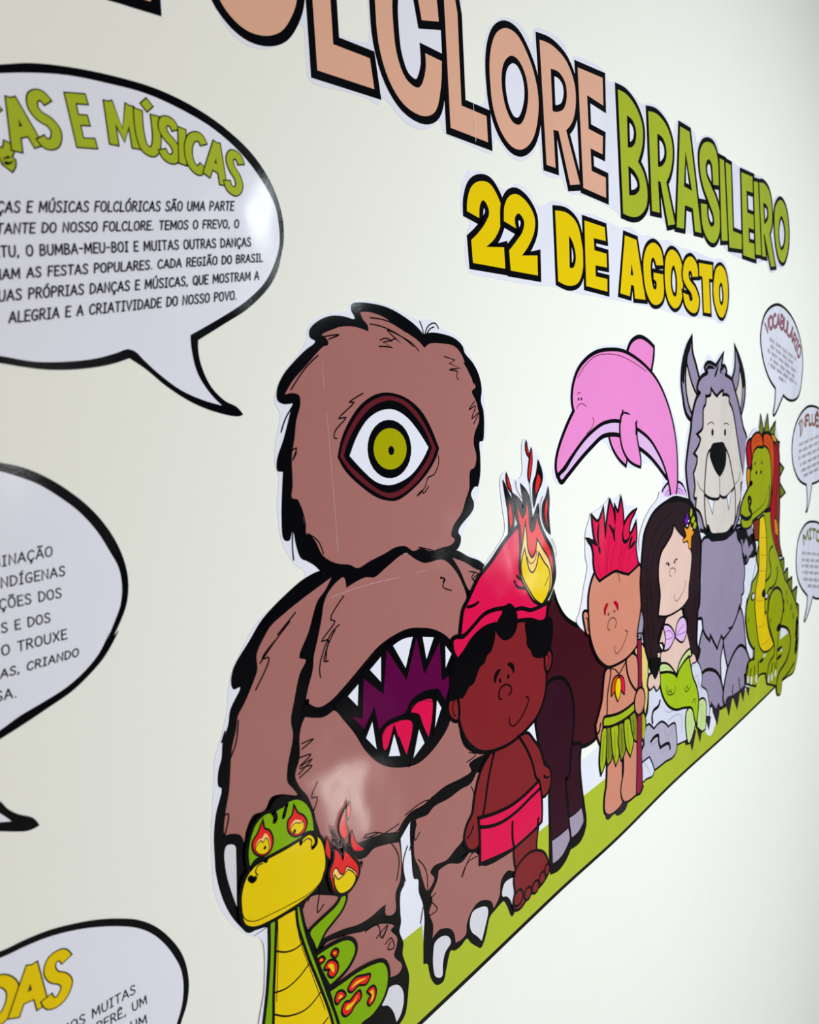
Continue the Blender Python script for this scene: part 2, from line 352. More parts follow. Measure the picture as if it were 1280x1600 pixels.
T = Thing('date_banner', 'cut-out date 22 DE AGOSTO in fat yellow black-rimmed letters under the title', 'banner', 0)
T.paper('5344,19803 5382,19872 5456,19957 5489,19938 5597,19983 5850,19946 6000,19896 6243,20000 6449,19965 6594,19869 6705,19879 6891,19964 7225,19994 7423,19946 7740,19994 8129,19988 8455,19966 8737,20024 9062,19972 9268,20016 9624,20007 9925,20051 10238,20023 10736,20044 11555,20049 12051,20087 12280,19865 12314,19428 12156,19174 11898,19080 11551,19121 11081,19097 10554,19067 10063,19071 9604,19090 9175,19087 8644,19076 8155,19066 7813,19062 7385,19048 6848,19060 6619,19038 6191,19020 5685,19012 5416,19019 5353,19115 5378,19347 5434,19482 5327,19524 5308,19642')
DT = [('2', '5405,19569! 5414,19664 5481,19802 5609,19882 5773,19897 5899,19806 5969,19689 5951,19576 5838,19404 5683,19292! 5980,19335! 5988,19129! 5467,19111! 5452,19318! 5563,19400 5697,19530 5750,19625 5707,19702 5653,19717 5607,19661 5589,19542!', []),
 ('2', '5990,19588! 6011,19741 6095,19846 6238,19894 6421,19846 6544,19731 6537,19591 6421,19421 6288,19301! 6581,19345! 6580,19140! 6083,19124! 6066,19319! 6214,19444 6322,19553 6348,19649 6301,19697 6248,19710 6184,19653 6199,19554!', []),
 ('D', '6956,19876! 7221,19895 7418,19820 7513,19633 7546,19407 7443,19188 7236,19112 6983,19131!', ['7235,19662! 7332,19578 7376,19434 7321,19325 7235,19313!']),
 ('E', '7586,19888! 8069,19897! 8092,19741! 7794,19726! 7811,19590! 8104,19595! 8110,19434! 7826,19421! 7827,19294! 8116,19299! 8111,19149! 7599,19155!', []),
 ('A', '8594,19893! 8914,19890! 9164,19166! 8853,19147! 8832,19304! 8747,19308! 8711,19161! 8447,19168!', ['8768,19582! 8816,19431! 8738,19430!']),
 ('G', '9123,19691 9230,19854 9442,19941 9658,19876 9729,19688! 9507,19657! 9437,19737 9366,19727 9328,19602 9359,19427 9428,19330 9501,19354 9503,19445! 9417,19464! 9419,19549! 9726,19565! 9720,19256 9569,19148 9352,19141 9181,19286 9117,19485', []),
 ('O', '9781,19665 9829,19826 10000,19939 10236,19903 10379,19748 10392,19459 10306,19239 10103,19145 9909,19214 9798,19389', ['9995,19663 10074,19737 10167,19623 10188,19435 10146,19319 10051,19324 9975,19441']),
 ('S', '10395,19686 10480,19859 10692,19948 10909,19871 10978,19696! 10749,19667! 10690,19741 10604,19714 10629,19618 10861,19514 10993,19361 10920,19185 10709,19148 10472,19240 10407,19396! 10600,19385! 10659,19309 10746,19335 10712,19414 10517,19506 10410,19591', []),
 ('T', '10998,19900! 11535,19942! 11534,19733! 11391,19722! 11455,19201! 11192,19193! 11132,19716! 11014,19718!', []),
 ('O', '11621,19780 11700,19913 11899,19986 12103,19914 12207,19710 12187,19415 12000,19197 11828,19199 11650,19360 11582,19564', ['11828,19664 11929,19730 12000,19613 12021,19471 11949,19373 11848,19417'])]
for ch, p, h in DT: T.cell('letter', 'yellow', p, 10.5 if ch in '2' else 9.0, h, label='yellow character %s with black rim' % ch)

# ================================================================== speech bubbles
def bubble(label, outer, inner, group=None, name='speech_bubble'):
    T = Thing(name, label, 'speech bubble', 0, group=group)
    T.paper(outer, .4, 'bubble_rim', 'ink'); T.fill('bubble_face', 'paper', inner); return T
T = bubble('big white speech bubble with green heading ending E MÚSICAS, upper left of the wall',
 '1462,19553 1611,19610 1816,19658 2075,19693 2357,19705 2631,19666 2859,19588 3046,19476 3184,19312 3255,19110 3252,18946 3224,18848 3174,18715 3087,18595 2905,18437 2717,18323 2503,18197! 2499,18110 2520,18009 2577,17893 2673,17804 2758,17766 2808,17712! 2770,17700 2631,17721 2435,17788 2255,17894 2130,17994 2028,18058! 1893,18012 1695,17978 1535,17972 1397,17985 1310,17997 1018,18008 724,18172 567,18442 552,18716 649,19014 887,19281 1162,19442',
 '1457,19507 1606,19558 1811,19611 2043,19640 2279,19655 2532,19626 2738,19573 2937,19471 3099,19324 3196,19176 3218,19010 3209,18908 3160,18783 3067,18639 2890,18484 2685,18357 2449,18226! 2449,18136 2471,18007 2512,17921 2580,17833 2644,17774! 2503,17810 2347,17874 2202,17976 2120,18049 2067,18100 2019,18111 1954,18087 1830,18048 1661,18021 1480,18013 1313,18035 1023,18056 753,18210 602,18461 592,18725 688,18997 907,19235 1157,19395')
heading(T, 'DANÇAS E MÚSiCAS', '977,18932 1117,18996 1317,19053 1485,19119 1543,19148 1682,19208 1776,19244 1904,19268 1998,19293 2163,19312 2278,19317 2411,19304 2613,19275 2743,19241 2895,19191', '894,19104 1113,19225 1375,19325 1443,19362 1489,19390 1629,19449 1725,19469 1812,19489 1908,19511 1980,19525 2143,19548 2255,19537 2327,19536 2446,19525 2506,19510 2632,19493 2698,19496 2942,19428', 'lime', 8.2, 1.3)
for P_, pre, t in (('1409,18791 2842,19080 1420,18849', 'AS DANÇ', 'AS E MÚSICAS FOLCLÓRICAS SÃO UMA PARTE'), ('1396,18680 2872,18972 1405,18733', 'IMPORT', 'ANTE DO NOSSO FOLCLORE. TEMOS O FREVO, O'),
  ('1406,18562 2962,18865 1410,18618', 'MARACAT', 'U, O BUMBA-MEU-BOI E MUITAS OUTRAS DANÇAS'), ('1362,18439 3050,18775 1369,18492', 'QUE ANIM', 'AM AS FESTAS POPULARES. CADA REGIÃO DO BRASIL'),
  ('1373,18329 3009,18647 1380,18385', 'TEM SU', 'AS PRÓPRIAS DANÇAS E MÚSICAS, QUE MOSTRAM A'), ('1372,18213 2815,18491 1380,18270', '', 'ALEGRIA E A CRIATIVIDADE DO NOSSO POVO.')):
    print_line(T, t, P_, pre)

T = bubble('large white speech bubble at the left, lines ending CRIANDO, between two other large bubbles',
 '1258,17469 1367,17436 1478,17378 1592,17292 1709,17176 1803,17040 1864,16903 1894,16768 1893,16656 1870,16557 1824,16464 1780,16390 1810,16416 1715,16281 1618,16197 1507,16124 1378,16071 1230,16014 1112,15973 908,15905! 916,15841 981,15744 1079,15631 1111,15574 1159,15522 1232,15467 1260,15410! 1202,15405 1135,15430 1063,15465 887,15548 704,15701 542,15915! 307,15965 76,16210 -38,16590 -19,16941 130,17270 398,17469 709,17546 971,17540',
 '1254,17421 1347,17384 1442,17335 1547,17253 1639,17166 1732,17040 1800,16903 1845,16795 1854,16673 1833,16565 1788,16472 1738,16382 1755,16420 1682,16308 1585,16220 1477,16156 1357,16112 1220,16069 1117,16023 863,15946! 862,15828 946,15687 1072,15564 1122,15497! 1068,15516 892,15596 734,15729 583,15947! 312,16010 110,16241 -4,16594 18,16933 162,17238 416,17424 704,17497 966,17488')
for P_, pre, t in (('1213,16911 1472,16929 1218,16965', 'COMB', 'INAÇÃO'), ('1196,16796 1530,16806 1200,16849', 'I', 'NDÍGENAS'), ('1222,16680 1499,16683 1224,16734', 'TRADIÇ', 'ÕES DOS'),
  ('1175,16551 1426,16556 1177,16602', '', 'S E DOS'), ('1165,16426 1506,16439 1168,16480', 'TEMP', 'O TROUXE'), ('1146,16305 1560,16322 1152,16350', '', 'AS, CRIANDO'), ('1154,16183 1214,16181 1157,16236', 'S', 'A.')):
    print_line(T, t, P_, pre, 1.45)

T = bubble('white speech bubble with yellow heading ending DAS, in the lower left corner',
 '997,14796 1119,14791 1246,14776 1377,14741 1514,14691 1655,14620 1772,14543 1881,14432 1969,14296 2027,14171 2057,14048 2062,13906 2034,13784 1985,13689 1922,13535 1723,13407 1467,13342 1204,13390 876,13550 461,13841 133,14302 1,14734 26,14968 210,15034 570,14919',
 '994,14761 1116,14754 1243,14738 1374,14702 1509,14647 1651,14571 1758,14497 1846,14407 1923,14289 1980,14165 2016,14051 2023,13931 2001,13806 1957,13708 1879,13566 1687,13481 1436,13433 1193,13462 882,13616 467,13901 170,14321 41,14704 65,14934 227,14983 566,14880')
heading(T, 'DAS', '875,14430 1014,14385 1163,14356 1230,14331 1312,14338', '928,14650 1038,14628 1125,14627 1213,14612 1340,14585', 'yellow', 9.5, 1.3, gap=.06)
for P_, pre, t in (('1434,14098 1703,14088 1437,14155', 'TEMOS ', 'MUITAS'), ('1498,13994 1769,13974 1499,14050', 'P', 'ERÊ, UM'), ('1656,13865 1757,13846 1657,13921', '', 'UM')):
    print_line(T, t, P_, pre, 1.4)

def far_bubble(label, outer, texts, group, hd=None):
    T = Thing('speech_bubble', label, 'speech bubble', 0, group=group)
    T.paper(outer, .4, 'bubble_face', 'paper')
    m = MB(); m.ribbon(curve(outer), .0055, T.up(), closed=True); m.build('bubble_rim', ['ink'], T.o)
    if hd: heading(T, hd[0], hd[1], hd[2], hd[3], 8.5, 1.4, gap=.06, each=False, name='heading')
    for i, p in enumerate(texts):
        # far too small to read: rows of letter-high pen marks
        q = [Vector(k[:2]) for k in pts(p)]; m = MB(); d = q[1] - q[0]; n = int(d.length / .0037); y = T.up()
        up = Vector((-d.y, d.x)).normalized() * .0063
        for j in range(n):
            if (j * 7 + i * 3) % 11 in (4, 8): continue
            a = q[0] + d * (j / n); b = a + up; e = a + d / n * .55 + up * ((j * 5 + i) % 3) * .5
            m.ribbon([tuple(a), tuple(b), tuple(e)], .0009, y)
        m.build('text_line', ['ink'], T.o)
far_bubble('small white speech bubble with dusty red heading, topmost of three at the right edge',
 '14782,19676 14398,19576 14099,19411 13944,19205 13889,18988 13952,18778 14116,18527 14403,18288 14783,18110! 14755,17844 14662,17617 14712,17593! 14860,17661 15110,17846 15299,17984! 15557,17914 15888,17884 16228,17932 16428,18049 16565,18300 16642,18600 16602,18846 16473,19084 16201,19339 15801,19543 15341,19661 15031,19691',
 ['14387,18988 16155,18683', '14465,18860 15999,18586', '14289,18767 16219,18428', '14455,18620 16062,18327', '14350,18522 16188,18201', '14944,18296 15467,18209'], 'bubbles at the far right',
 ('VOCABULÁRIO', '14224,19049 14319,19138 14561,19220 14867,19263 15185,19250 15515,19189 15790,19081 16038,18958 16334,18732', '14124,19276 14349,19394 14586,19461 14860,19509 15177,19501 15506,19449 15851,19282 16172,19157 16527,18936', 'dusty_red'))
far_bubble('small white speech bubble with brown heading, middle of three at the right edge',
 '17366,17777 16956,17743 16476,17585 16163,17375 15982,17150 15924,16890 16002,16607 16200,16395 16503,16213 17032,16077! 17108,15808 17088,15546 17027,15490 17123,15489! 17306,15700 17497,16066! 17954,16076 18512,16182 18940,16398 19147,16710 19046,17092 18654,17437 18072,17697',
 ['16444,16934 19192,17183', '16420,16793 19278,17038', '16396,16651 19289,16875', '16521,16509 19223,16706', '16557,16371 19082,16542', '16775,16253 18792,16388'], 'bubbles at the far right',
 ('INFLUÊNCIA', '16495,17134 16670,17264 16974,17350 17386,17377 17887,17323 18381,17185 18910,16871', '16396,17387 16599,17500 16963,17572 17375,17595 17873,17573 18438,17440 19045,17111', 'brick'))
far_bubble('small white speech bubble with green heading, lowest of three at the right edge',
 '17560,15207 17071,15221 16671,15104 16435,14928 16343,14700 16316,14463 16386,14208 16596,13961 16883,13764 17224,13580! 17190,13341 17038,13137 16991,13048 17074,13038! 17361,13177 17681,13462! 18103,13331 18683,13302 19202,13477 19413,13838 19305,14291 18895,14720 18219,15072',
 ['16754,14585 19237,14144', '16729,14439 19405,13959', '16735,14306 19415,13808', '16772,14158 19425,13646', '16810,14001 19278,13503', '17202,13776 18232,13562'], 'bubbles at the far right',
 ('MITOS', '16871,14761 17089,14837 17546,14828 18029,14706 18465,14512', '16768,14987 17079,15051 17535,15038 18087,14921 18599,14722', 'moss'))

# ================================================================== printed ground
T = Thing('grass_strip', 'long lime green ground strip with black lower edge, under the feet of the cartoon figures', 'ground strip', 0)
T.paper('16312,13350 16357,12179 16071,12158 15301,12184 14917,12149 12363,12132 9891,12146 8130,12098 6778,12124 5911,12117 5059,12108 4245,12109 3482,12106 2747,12140 2592,12421 3004,13027 3911,13853 4038,14322! 4806,14436! 5875,14803! 6220,14482! 7134,13549 8113,13697! 10389,13438 11038,14708! 12964,14779! 13647,15495! 15046,13626!')
T.fill('green_ground', 'grass', '3004,13027! 4070,13039! 15672,13081! 16194,12675 16355,12207 16118,12174 15301,12184 14917,12162 12395,12132 9891,12156 8131,12107 6778,12132 5911,12125 5060,12115 4246,12115 3482,12112 2748,12146! 2644,12351!')
T.lines('ground_line', ['16118,12174 15301,12184 14917,12162 12395,12132 9891,12156 8131,12107 6778,12132 5911,12125 5060,12115 4246,12115 3482,12112 2748,12146'], 4.2)
# ================================================================== shaggy one-eyed creature
T = Thing('shaggy_creature_cutout', 'largest figure, shaggy brown one-eyed monster with a toothy mouth in its belly', 'cartoon cutout', .45)
BP = T.paper('3865,18566 3814,18510 3636,18475 3499,18416 3424,18344 3400,18250 3298,18132 3183,18017 3109,17900 3077,17797 3119,17719 3105,17642 3061,17501 3048,17333 3074,17265 3043,17084 3043,16887 3073,16749 3116,16669 3160,16601 3240,16540 3252,16513 3229,16466 3152,16405 2905,16307 2785,16228 2644,16063 2561,15928 2525,15812 2506,15692 2448,15522 2385,15388 2354,15163 2321,14940 2320,14960 2299,14657 2303,14444 2352,14275 2430,14123 2532,13996 2629,13920 2659,13853 2628,13490 2608,13247 2924,12811 3952,12317! 4072,12408 4097,12611 4078,12794 4037,12942 4058,13037 4022,13165 4053,13330 4111,13572 4107,13815 4110,13993 4209,14090! 4285,13819 4296,13568 4348,13323 4343,13074 4361,12682! 4420,12565 4458,12444 4510,12365 4585,12364 4658,12550 4761,12587 4972,12573 5128,12386 5192,12335 5249,12402 5315,12594 5440,12613 5581,12611 5729,12389 5822,12440! 5968,13195 6083,14239 5476,16222 5085,16419 5118,16452 5138,16553 5360,16787 5378,16856 5442,16973 5511,17407 5572,17457 5574,17737 5555,17911 5456,18148 5313,18292 5225,18394 4972,18465 4829,18532 4674,18518 4549,18538 4332,18592 4084,18612 3925,18593')
BODY = T.fill('body_silhouette', 'ink', '3415,16510 3262,16486 3049,16384 2844,16255 2721,16123 2582,15969 2552,15867 2569,15815 2623,15815 2531,15684 2505,15582 2452,15473 2435,15369 2402,15286 2393,15179 2417,15153 2361,15002 2331,14856 2322,14652 2321,14623 2329,14525 2360,14366 2412,14218 2480,14094 2540,14010 2621,13994 2717,13958! 2629,13232! 2924,12811! 3960,12281! 4067,12332 4107,12447 4129,12559 4143,12675 4101,12826 4076,12918 4093,13016 4051,13148 4077,13225 4073,13319 4089,13492 4145,13554 4129,13683 4128,13820 4123,13987! 4184,14034 4254,14085! 4242,13962 4248,13746 4266,13537 4317,13503 4320,13385 4365,13236 4376,13072 4355,12925 4337,12657! 4391,12624 4408,12541 4435,12442 4508,12338 4601,12320 4641,12394 4684,12501 4723,12560 4782,12525 4880,12517 4970,12540 5029,12462 5127,12361 5190,12311 5246,12351 5292,12431 5353,12554 5438,12578 5537,12595 5595,12596 5661,12491 5736,12344 5788,12366 5868,12452 5968,13195! 5735,14361! 5475,15584! 5522,16172! 5410,16263 5226,16339 5067,16421 4945,16443! 4572,16467! 4230,16519! 3770,16501! 3429,16486!')
T.fill('arm', 'brown', '3510,16442! 3362,16386 3186,16318 3038,16253 2915,16190 2852,16124 2777,16013 2773,15900 2737,15829 2649,15694 2588,15618 2566,15529 2520,15401 2495,15250 2474,15114 2429,14955 2414,14817 2457,14805 2534,14761 2561,14691! 2591,14784 2653,14857 2748,14849 2812,14923 2910,14907 3048,14841 3012,14908 2966,14979 2976,15096 3044,15312 3034,15437 3076,15577 3142,15763 3208,15855 3148,15890 3250,16062 3353,16280 3436,16351', parent=BODY)
T.fill('belly', 'brown', '3635,16419 3656,16330! 3872,16377 3971,16359 4132,16426 4354,16501 4490,16425 4603,16377 4846,16369 4998,16261 5119,16091 5176,15930 5142,15807 5064,15738 5038,15594! 4939,15575 4772,15700 4593,15779 4364,15833 4169,15820 3980,15770 3821,15683 3668,15592 3519,15508 3424,15465 3311,15450 3228,15498 3184,15547! 3217,15638 3270,15762 3288,15862 3330,15973 3386,16134 3417,16250 3467,16327 3563,16397', parent=BODY)
T.fill('belly', 'brown', '3168,15418! 3327,15365 3452,15378 3548,15264 3656,15116 3766,14925 3933,14746 4142,14635 4395,14579 4609,14635 4806,14757 4859,14826! 4970,14767 4995,14626 5054,14494 5220,14365 5360,14302! 5182,14312 5111,14293 5141,14214 5003,14201 4740,14219 4550,14190 4427,14168 4251,14171 4133,14110 4102,14063! 3916,14129 3711,14171 3563,14191! 3469,14213 3378,14257 3288,14282! 3218,14534 3150,14780 3074,14900 3040,15002 3092,15122 3105,15291 3132,15369', parent=BODY)
T.fill('shoulder', 'brown', '4988,16363! 5165,16292 5330,16200 5468,16148! 5281,15963! 5199,16033 5094,16223', parent=BODY)
T.fill('leg', 'brown', '3591,14076! 3624,14038 3714,14022 3791,14050 3923,14023 4098,13966! 4117,13810 4089,13613 4026,13526 4015,13366 3974,13351 3894,13400 3904,13487! 3846,13489 3730,13473 3583,13484 3410,13540 3209,13578 3127,13574! 3061,13748 3009,13884! 3079,13977 3174,13966! 3430,13816!', parent=BODY)
T.fill('foot', 'brown', '3204,13515 3405,13480 3649,13388 3798,13361 3986,13239 3945,13225 4018,13107 4003,13039 3967,12969 4059,12821 4025,12773 3876,12813! 3792,12731 3671,12661 3521,12645 3343,12882 3281,13205', parent=BODY)
T.fill('leg', 'brown', '4323,14074! 4377,14068 4485,14051 4577,14089 4784,14079 4978,14095 5127,14091 5221,14162! 5363,14123! 5272,13923 5158,13754 5027,13696 4983,13584 4845,13534 4723,13493 4540,13523 4485,13487 4536,13398 4437,13330 4380,13463 4341,13607 4289,13725 4291,13908', parent=BODY)
T.fill('foot', 'brown', '4599,13446! 4743,13441 4932,13360 5087,13418! 5233,13261 5254,13165 5781,13065! 5812,12831 5683,12896 5566,12849 5523,12692 5420,12615! 5389,12702 5285,12782 5154,12818 5048,12777 4979,12696 4960,12597 4884,12582 4799,12599! 4781,12709 4726,12788 4634,12844 4566,12864 4472,12837! 4491,12958 4445,13112 4496,13196 4478,13269! 4575,13362', parent=BODY)
for p in ('2401,14701 2423,14735 2485,14705 2487,14612 2477,14448 2464,14255! 2427,14402 2401,14547', '4473,12678 4502,12774 4607,12778 4698,12721 4728,12640 4642,12593 4601,12502 4581,12382 4492,12436 4465,12553',
          '5024,12680 5073,12763 5177,12754 5307,12691 5325,12623 5268,12497 5202,12381! 5133,12470 5048,12571', '5572,12702 5619,12785 5721,12786 5800,12760! 5783,12553 5760,12414! 5709,12556 5640,12630 5584,12656',
          '3793,12610 3809,12690 3889,12714 3988,12678 4053,12577 4051,12453 4008,12373 3954,12340! 3922,12462 3859,12563'):
    T.fill('claw', 'claw', p)
HEAD = T.fill('head', 'ink', '3874,18560 3904,18580 4083,18595 4289,18580 4480,18524 4634,18454 4712,18395! 4821,18418 4969,18417 5146,18389 5261,18322 5284,18266 5402,18179 5493,18064 5527,17927 5507,17824 5544,17720 5541,17528 5519,17438 5464,17426 5467,17287 5456,17112 5415,16996! 5359,16997 5299,16933 5341,16842 5317,16774 5117,16642 5087,16594 5124,16538 5092,16456 4942,16393 4791,16433 4614,16375 4498,16429 4386,16498 4229,16496 4052,16436 3901,16371 3765,16435 3611,16440 3429,16489 3346,16563 3279,16606 3222,16639 3187,16733 3164,16858 3128,16785 3077,16800 3069,16950 3089,17146 3109,17296! 3061,17306 3063,17384 3136,17537 3218,17745 3238,17791! 3156,17784 3102,17810 3104,17887 3165,17991 3279,18099 3386,18183 3486,18253 3436,18279 3435,18331 3506,18397 3634,18452 3763,18466 3885,18452! 3905,18463 3871,18518')
T.fill('face', 'brown', '3968,18513! 4078,18523 4240,18495 4365,18439 4538,18378 4649,18329 4721,18277! 4791,18318 4988,18330 5141,18315 5242,18239 5295,18141 5391,18010 5430,17951 5371,17908 5435,17806 5467,17634 5390,17515 5370,17412 5404,17290 5370,17188 5298,17158 5274,16987 5213,16889 5152,16775 5011,16655 4980,16574 5030,16530 4974,16490 4819,16482 4694,16473 4551,16518 4457,16508 4357,16566 4234,16573 4101,16539 3931,16504 3787,16468 3712,16507 3580,16539 3491,16582 3423,16642 3361,16763 3287,16815! 3270,16926 3231,17077 3175,17098 3190,17191 3199,17403 3234,17534 3261,17665 3307,17784 3301,17848 3244,17865 3170,17853! 3251,17954 3377,18064 3488,18162 3563,18220 3609,18234 3611,18266 3552,18307! 3626,18346 3757,18383 3891,18394 4046,18368! 4040,18420 3993,18459', parent=HEAD)
T.lines('fur_stroke', ['3950,17872 3798,17800 3847,17800 3676,17674 3751,17680 3631,17577 3618,17528 3645,17520', '4161,18256 4224,18260 4319,18255! 4205,18295! 4291,18311 4357,18335! 4431,18295! 4265,18395 4490,18336 4578,18297 4644,18247', '4175,18308 4250,18328 4312,18307',
    '4981,18217 5134,18192! 5054,18156! 5208,18121! 5050,18099 5166,18087 5151,18045 5175,18013', '4844,17327 4844,17253 4776,17160 4688,17134 4647,17056 4559,16992', '4536,16986 4609,17027 4620,17002 4696,17060',
    '3237,17771 3164,17680 3116,17583', '3175,16897 3153,16765 3154,16636', '4673,18503 4704,18444 4718,18375', '4727,18368 4776,18465 4876,18504 4922,18461', '4741,18369 4799,18443 4861,18469',
    '4075,18480 4281,18469 4494,18397', '4071,18430 4235,18414 4446,18349 4577,18281', '3229,17889 3376,18051 3504,18150', '3553,18320 3645,18354 3720,18381', '3568,18294 3725,18319 3621,18278',
    '5265,18173 5367,18060 5403,17976', '5408,17815 5320,17738 5419,17772 5356,17653 5457,17703 5381,17601', '3304,16812 3395,16745 3441,16640', '3848,16473 4035,16503 4233,16557 4322,16555',
    '4528,16530 4694,16481 4742,16457', '3252,17023 3283,16870 3262,16818', '3176,17430 3245,17460 3205,17376 3242,17427', '5088,16611 5037,16652 5178,16755', '5226,16191 5309,16168 5264,16131 5331,16066',
    '4801,16205 4851,16188 4836,16156'], 2.0)
T.lines('fur_stroke', ['3623,16270 3474,16115 3517,16087 3373,15962 3439,15955 3382,15801 3426,15790', '3560,16051 3464,15993 3363,15842 3334,15744 3340,15681', '3512,16017 3423,15897 3404,15795', '4805,16211 4865,16180 4830,16124 4953,16059',
    '3121,15224 3228,15221 3117,15182', '3092,15122 3197,15108 3086,15054 3205,15070 3071,14998', '3085,15037 3201,15018 3079,14969', '3244,14867 3181,14767 3234,14745 3181,14623 3207,14539',
    '2739,16119 2811,16198 2933,16284', '2935,16071 2820,15969 2877,15962 2747,15761', '2476,15544 2444,15476', '3083,16185 2924,16057 2799,15942', '3139,16240 2967,16112', '2586,15586 2555,15436 2503,15343',
    '2426,14957 2452,14954 2414,14817', '3713,14194 3863,14134 4107,14133', '3714,14213 3688,14196 3865,14162', '4202,13882 4136,13748 4153,13573', '4227,13828 4329,14032',
    '5260,16184 5362,16145 5290,16114 5338,16050', '5132,14059 5178,13948', '5079,14328 5220,14354 5118,14414', '4941,13209 5090,13366 5231,13344', '4550,14190 4738,14198 5071,14196',
    '4194,14176 4429,14199 4548,14169', '4000,14008 4088,13824 4044,13636', '4923,13215 5029,13311 5183,13303', '4330,13690 4428,13532 4438,13338', '4545,13249 4475,13223 4557,13082 4443,13081', '4363,13205 4321,13071',
    '3869,13134 3940,13152 3973,13042 3895,13074 3938,13123', '3771,13251 3910,13290 3845,13208', '4862,13411 5061,13413 4935,13408', '4323,14062 4300,13889 4368,13934', '3709,14210 3820,14187 4044,14068 4170,14130',
    '3078,13965 3214,14066 3163,13824 3231,13855', '3649,13381 3798,13354 3827,13219 3910,13290'], 1.9)
T.lines('lip', ['3192,15532 3178,15467 3243,15419 3350,15384 3466,15415'], 8.0)
EYE = T.fill('eye', 'ink', '3640,17373! 3692,17519 3777,17644 3903,17771 4070,17859 4239,17883 4434,17848 4611,17753 4733,17621 4860,17391! 4810,17304 4692,17182 4493,17053 4307,16976 4218,16972 4051,17016 3856,17137 3711,17263')
T.fill('eyelid', 'maroon', '3666,17379! 3719,17504 3815,17636 3963,17771 4131,17842 4259,17854 4432,17817 4585,17717 4694,17589 4816,17393! 4760,17299 4644,17185 4472,17071 4275,17002 4167,17008 4004,17080 3850,17181 3732,17290', parent=EYE)
T.fill('lash_ring', 'ink', '3705,17384! 3767,17502 3873,17635 4022,17754 4170,17808 4288,17817 4429,17775 4559,17678 4669,17566 4762,17403! 4700,17310 4548,17176 4381,17078 4245,17044 4138,17053 3997,17125 3863,17224 3744,17325', parent=EYE)
T.fill('eyeball', 'paper', '3767,17377! 3867,17542 3995,17670 4144,17734 4294,17741 4445,17679 4575,17568 4714,17405! 4627,17298 4479,17180 4317,17122 4185,17110 4040,17151 3905,17250', parent=EYE)
T.dots('iris_ring', '4227,17411,262,246', parent=EYE); T.dots('iris', '4232,17413,198,174', 'iris', parent=EYE); T.dots('pupil', '4240,17398,35,39', parent=EYE)
MO = T.fill('mouth', 'ink', '3443,15417! 3613,15501 3817,15625 4030,15739 4250,15804 4477,15810 4712,15735 4892,15608 4980,15458 4971,15202 4891,14967 4793,14805 4581,14666 4368,14610 4143,14655 3960,14755 3792,14935 3636,15161 3550,15300')
T.fill('throat', 'mouth', '3786,15543! 4002,15342! 4068,15714! 4291,15382! 4443,15728! 4522,15372! 4750,15611! 4758,15238! 4877,15267! 4857,15149 4793,15051! 4707,15183! 4497,15220 4319,15178 4258,15107 4038,15100 3929,15055! 3888,15275! 3760,15121! 3643,15261! 3750,15212!', parent=MO)
T.fill('tongue', 'pink', '3964,14989 4007,15042 4116,15058 4308,15010 4339,14959 4245,14718! 4197,14827 4148,14924 4022,14870 3981,14856', parent=MO)
T.fill('tongue', 'pink', '4327,15085 4418,15137 4521,15136 4610,15108 4607,14973 4542,14775! 4476,14912 4425,15033', parent=MO)
T.lines('tongue_line', ['4330,15124 4462,15140 4608,15088', '3978,15004 4061,15053 4170,15046'], 1.2, 'maroon', parent=MO)
for p in ('3604,15449! 3723,15515! 3702,15335!', '3860,15597! 3994,15675! 3979,15459!', '4144,15733! 4261,15759 4393,15750! 4285,15495!', '4521,15719! 4671,15679! 4560,15501!', '4826,15561! 4909,15461! 4819,15352!'):
    T.fill('upper_tooth', 'paper', p)
for p in ('3774,15037! 3854,15153! 3887,14900!', '4024,14786! 4103,14956! 4163,14738!', '4327,14656! 4416,14892! 4480,14741!', '4632,14834! 4676,15081! 4732,14992!'):
    T.cell('lower_tooth', 'paper', p, 7.0)
T.lines('crease_scratch', ['3536,18097 3539,17908', '3551,17716 3569,17244 3586,16617', '3487,16288 3867,16314 4258,16308', '4482,16312 4599,16312'], .35, 'claw')

# ================================================================== dark brown mule
T = Thing('mule_cutout', 'dark maroon hoofed animal standing behind the boy in the red cap', 'cartoon cutout', 1.2)
T.cell('body', 'mule', '6722,15643! 6792,15511 6940,15339 7149,15205 7369,15110 7495,15006 7498,14956 7588,14762 7723,14604 7884,14498 7846,14332 7788,14141 7699,13961 7632,13818! 7618,13708 7447,13687 7236,13722 7033,13776 6824,13939 6577,14169 6444,14492 6481,14757 6561,14873 6595,15072 6589,15211 6620,15341 6588,15445', 4.5)
T.cell('hind_leg', 'mule_leg', '7011,13796! 7231,13716! 7193,13481 7222,13165 7270,12914 7295,12671 7197,12560 6999,12559! 6955,12825 6914,13143 6906,13444', 4.0)
T.cell('front_leg', 'mule_leg', '6525,14648 6652,14687 6830,14649 6958,14555 7053,14373 7082,14144 7053,13931 6990,13732 6937,13456 6874,13457 6887,13154 6928,12837 6968,12622 6858,12493 6694,12439 6544,12467! 6531,12579 6543,12939 6547,13299 6544,13660 6396,13928 6346,14155 6317,14368 6423,14568', 4.0)
T.cell('hoof', 'hoof', '6560,12814! 6737,12802 6913,12806! 6933,12638 6779,12546 6646,12530 6563,12541!', 1.5); T.cell('hoof', 'hoof', '6945,12920! 7098,12910 7227,12925! 7262,12717 7144,12662 6989,12658!', 1.5)
T.fill('hoof_sole', 'ink', '6933,12646! 6779,12546 6646,12530 6555,12545! 6544,12467! 6694,12439 6857,12478 6967,12592')
T.fill('hoof_sole', 'ink', '7262,12724! 7144,12662 6989,12658! 6999,12559! 7197,12560 7293,12640')

